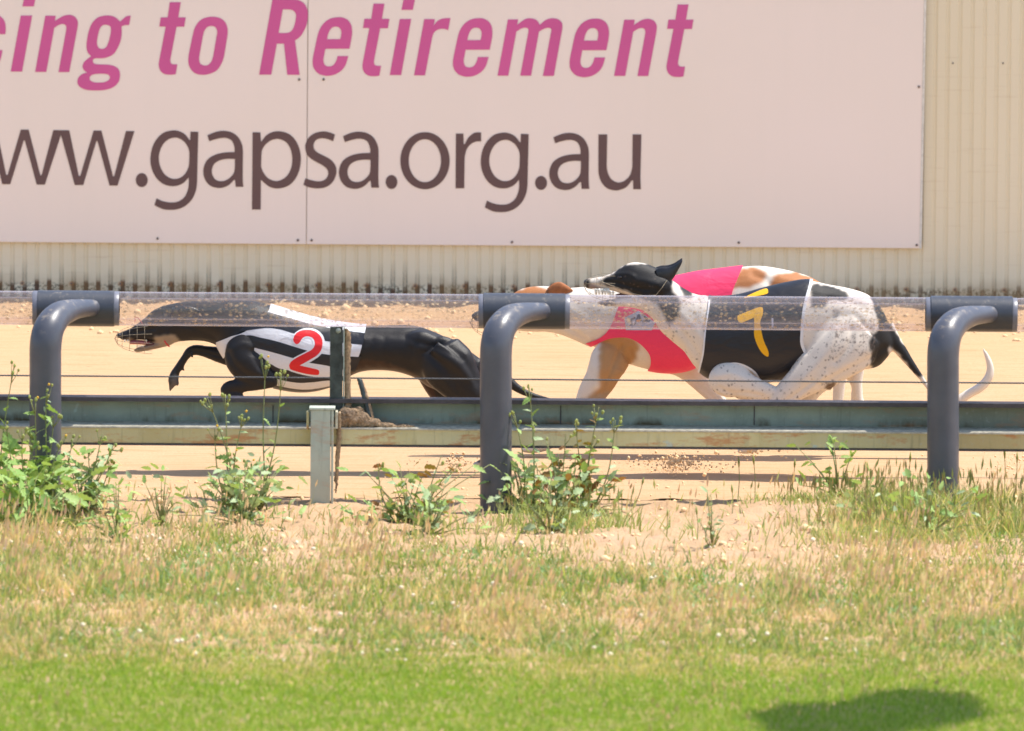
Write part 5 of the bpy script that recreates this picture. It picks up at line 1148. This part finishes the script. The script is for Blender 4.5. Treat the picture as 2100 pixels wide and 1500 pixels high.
# single tall grasses standing on the track edge
LONE = ((1512, 1040, 945, 3, "thin lone grass on the sand, leftmost of the pair under the number 7 dog"), (1548, 1035, 940, -3, "thin lone grass on the sand, leaning left, under the number 7 dog"),
 (1618, 1030, 948, 12, "thin grass leaning right on the sand before the tip of the dog shadow"), (1775, 1040, 955, 4, "straight grass stalk left of the rightmost post's grass clump"),
 (1795, 1040, 965, 7, "short grass stalk beside a taller one left of the rightmost post"), (1855, 1030, 935, 12, "grass stalk bending right, nearest the left side of the rightmost post"),
 (2058, 1035, 925, 2, "tall grass stalk right of the rightmost grey post"), (2078, 1035, 935, 8, "grass stalk nearest the right edge of the picture"),
 (1500, 1075, 1000, 1, "grass stalk on the bare sand in front of the pair of lone grasses"), (1430, 1120, 1045, -2, "grass stalk at the left border of the big bare sand patch"),
 (1365, 1115, 1050, 4, "short grass stalk midway between the middle post's weeds and the bare sand patch"), (1272, 1080, 1010, 2, "grass stalk just right of the middle post's weeds"),
 (1295, 1050, 985, 24, "slanting grass stalk right of the middle post's weeds, farther back"), (780, 1040, 1000, 2, "small grass stalk rising behind the bushy low weed"), (350, 1100, 1030, 2, "grass stalk on sand left of the bud topped weed"))
for (px_, py0, py1, ln, lab) in LONE:
    yy = G(px_, py0).y; z0 = float(verge_h(np.array(G(px_, py0).x), np.array(yy))) if yy < EDGE else 0
    a = P(px_, py0, yy); b = P(px_ + ln, py1, yy); a.z = min(a.z, z0) - .005
    mid = a.lerp(b, .6) + Vector((.004, 0, 0))
    t_ = empty("wild_grass", a, lab, "grass plant", "single grasses standing on the sand edge")
    vs, fs = tube_data([a, mid, b], [.0016, .0014, .0012], 5); link("stem", mesh_from(vs, fs), M_stem, t_)
    hp = [b.lerp(mid, .35), b.lerp(mid, .1), b + (b - mid) * .22]
    vs, fs = tube_data(hp, [.0018, .0040, .0008], 6); link("seed_head", mesh_from(vs, fs), M_bud, t_, smooth=True)

# ------------------------------------------------------------------ added tree out of shot, put in to cast the lower right lawn shadow
sh = G(1778, 1476); hc_ = 3.1
cx, cy = sh.x + .45 * hc_, sh.y + .10 * hc_
tree = empty("shadow_tree", (cx + .55, cy - .1, 0), "added unseen tree whose crown casts the shadow on the lawn at lower right", "tree")
vs, fs = tube_data([(cx + .55, cy - .1, -.05), (cx + .5, cy - .08, 1.2), (cx + .3, cy - .03, 2.3), (cx, cy, 3.1)], [.03, .026, .02, .012], 10)
link("trunk", mesh_from(vs, fs), simple("bark", (.16, .11, .07), .9), tree, smooth=True)
nl = 5200
dirs = rng.normal(0, 1, (nl, 3)); dirs /= np.linalg.norm(dirs, axis=1)[:, None]; rad = rng.random(nl) ** .4
lob = np.array([[-.11, -.34, .0, .17, .30], [.02, -.10, .02, .19, .34], [.12, .20, -.02, .15, .30], [.20, .02, .05, .10, .2], [-.19, -.1, -.03, .10, .22]])[rng.integers(0, 5, nl)]  # lobes shaped for the outline of the cast shadow
pc = dirs * rad[:, None] * np.stack([lob[:, 3], lob[:, 4], lob[:, 3]], 1) + lob[:, :3] + np.array([cx, cy, hc_])
tv = rng.normal(0, .03, (nl, 3)); tw = rng.normal(0, .022, (nl, 3))
Vt = np.stack([pc, pc + tv, pc + tv + tw, pc + tw], 1).reshape(-1, 3); Ft = np.arange(nl * 4).reshape(-1, 4)
link("crown", np_mesh(Vt, Ft, C=pal([(.08, .13, .04), (.10, .16, .05)], nl * 4)), M_grass, tree)
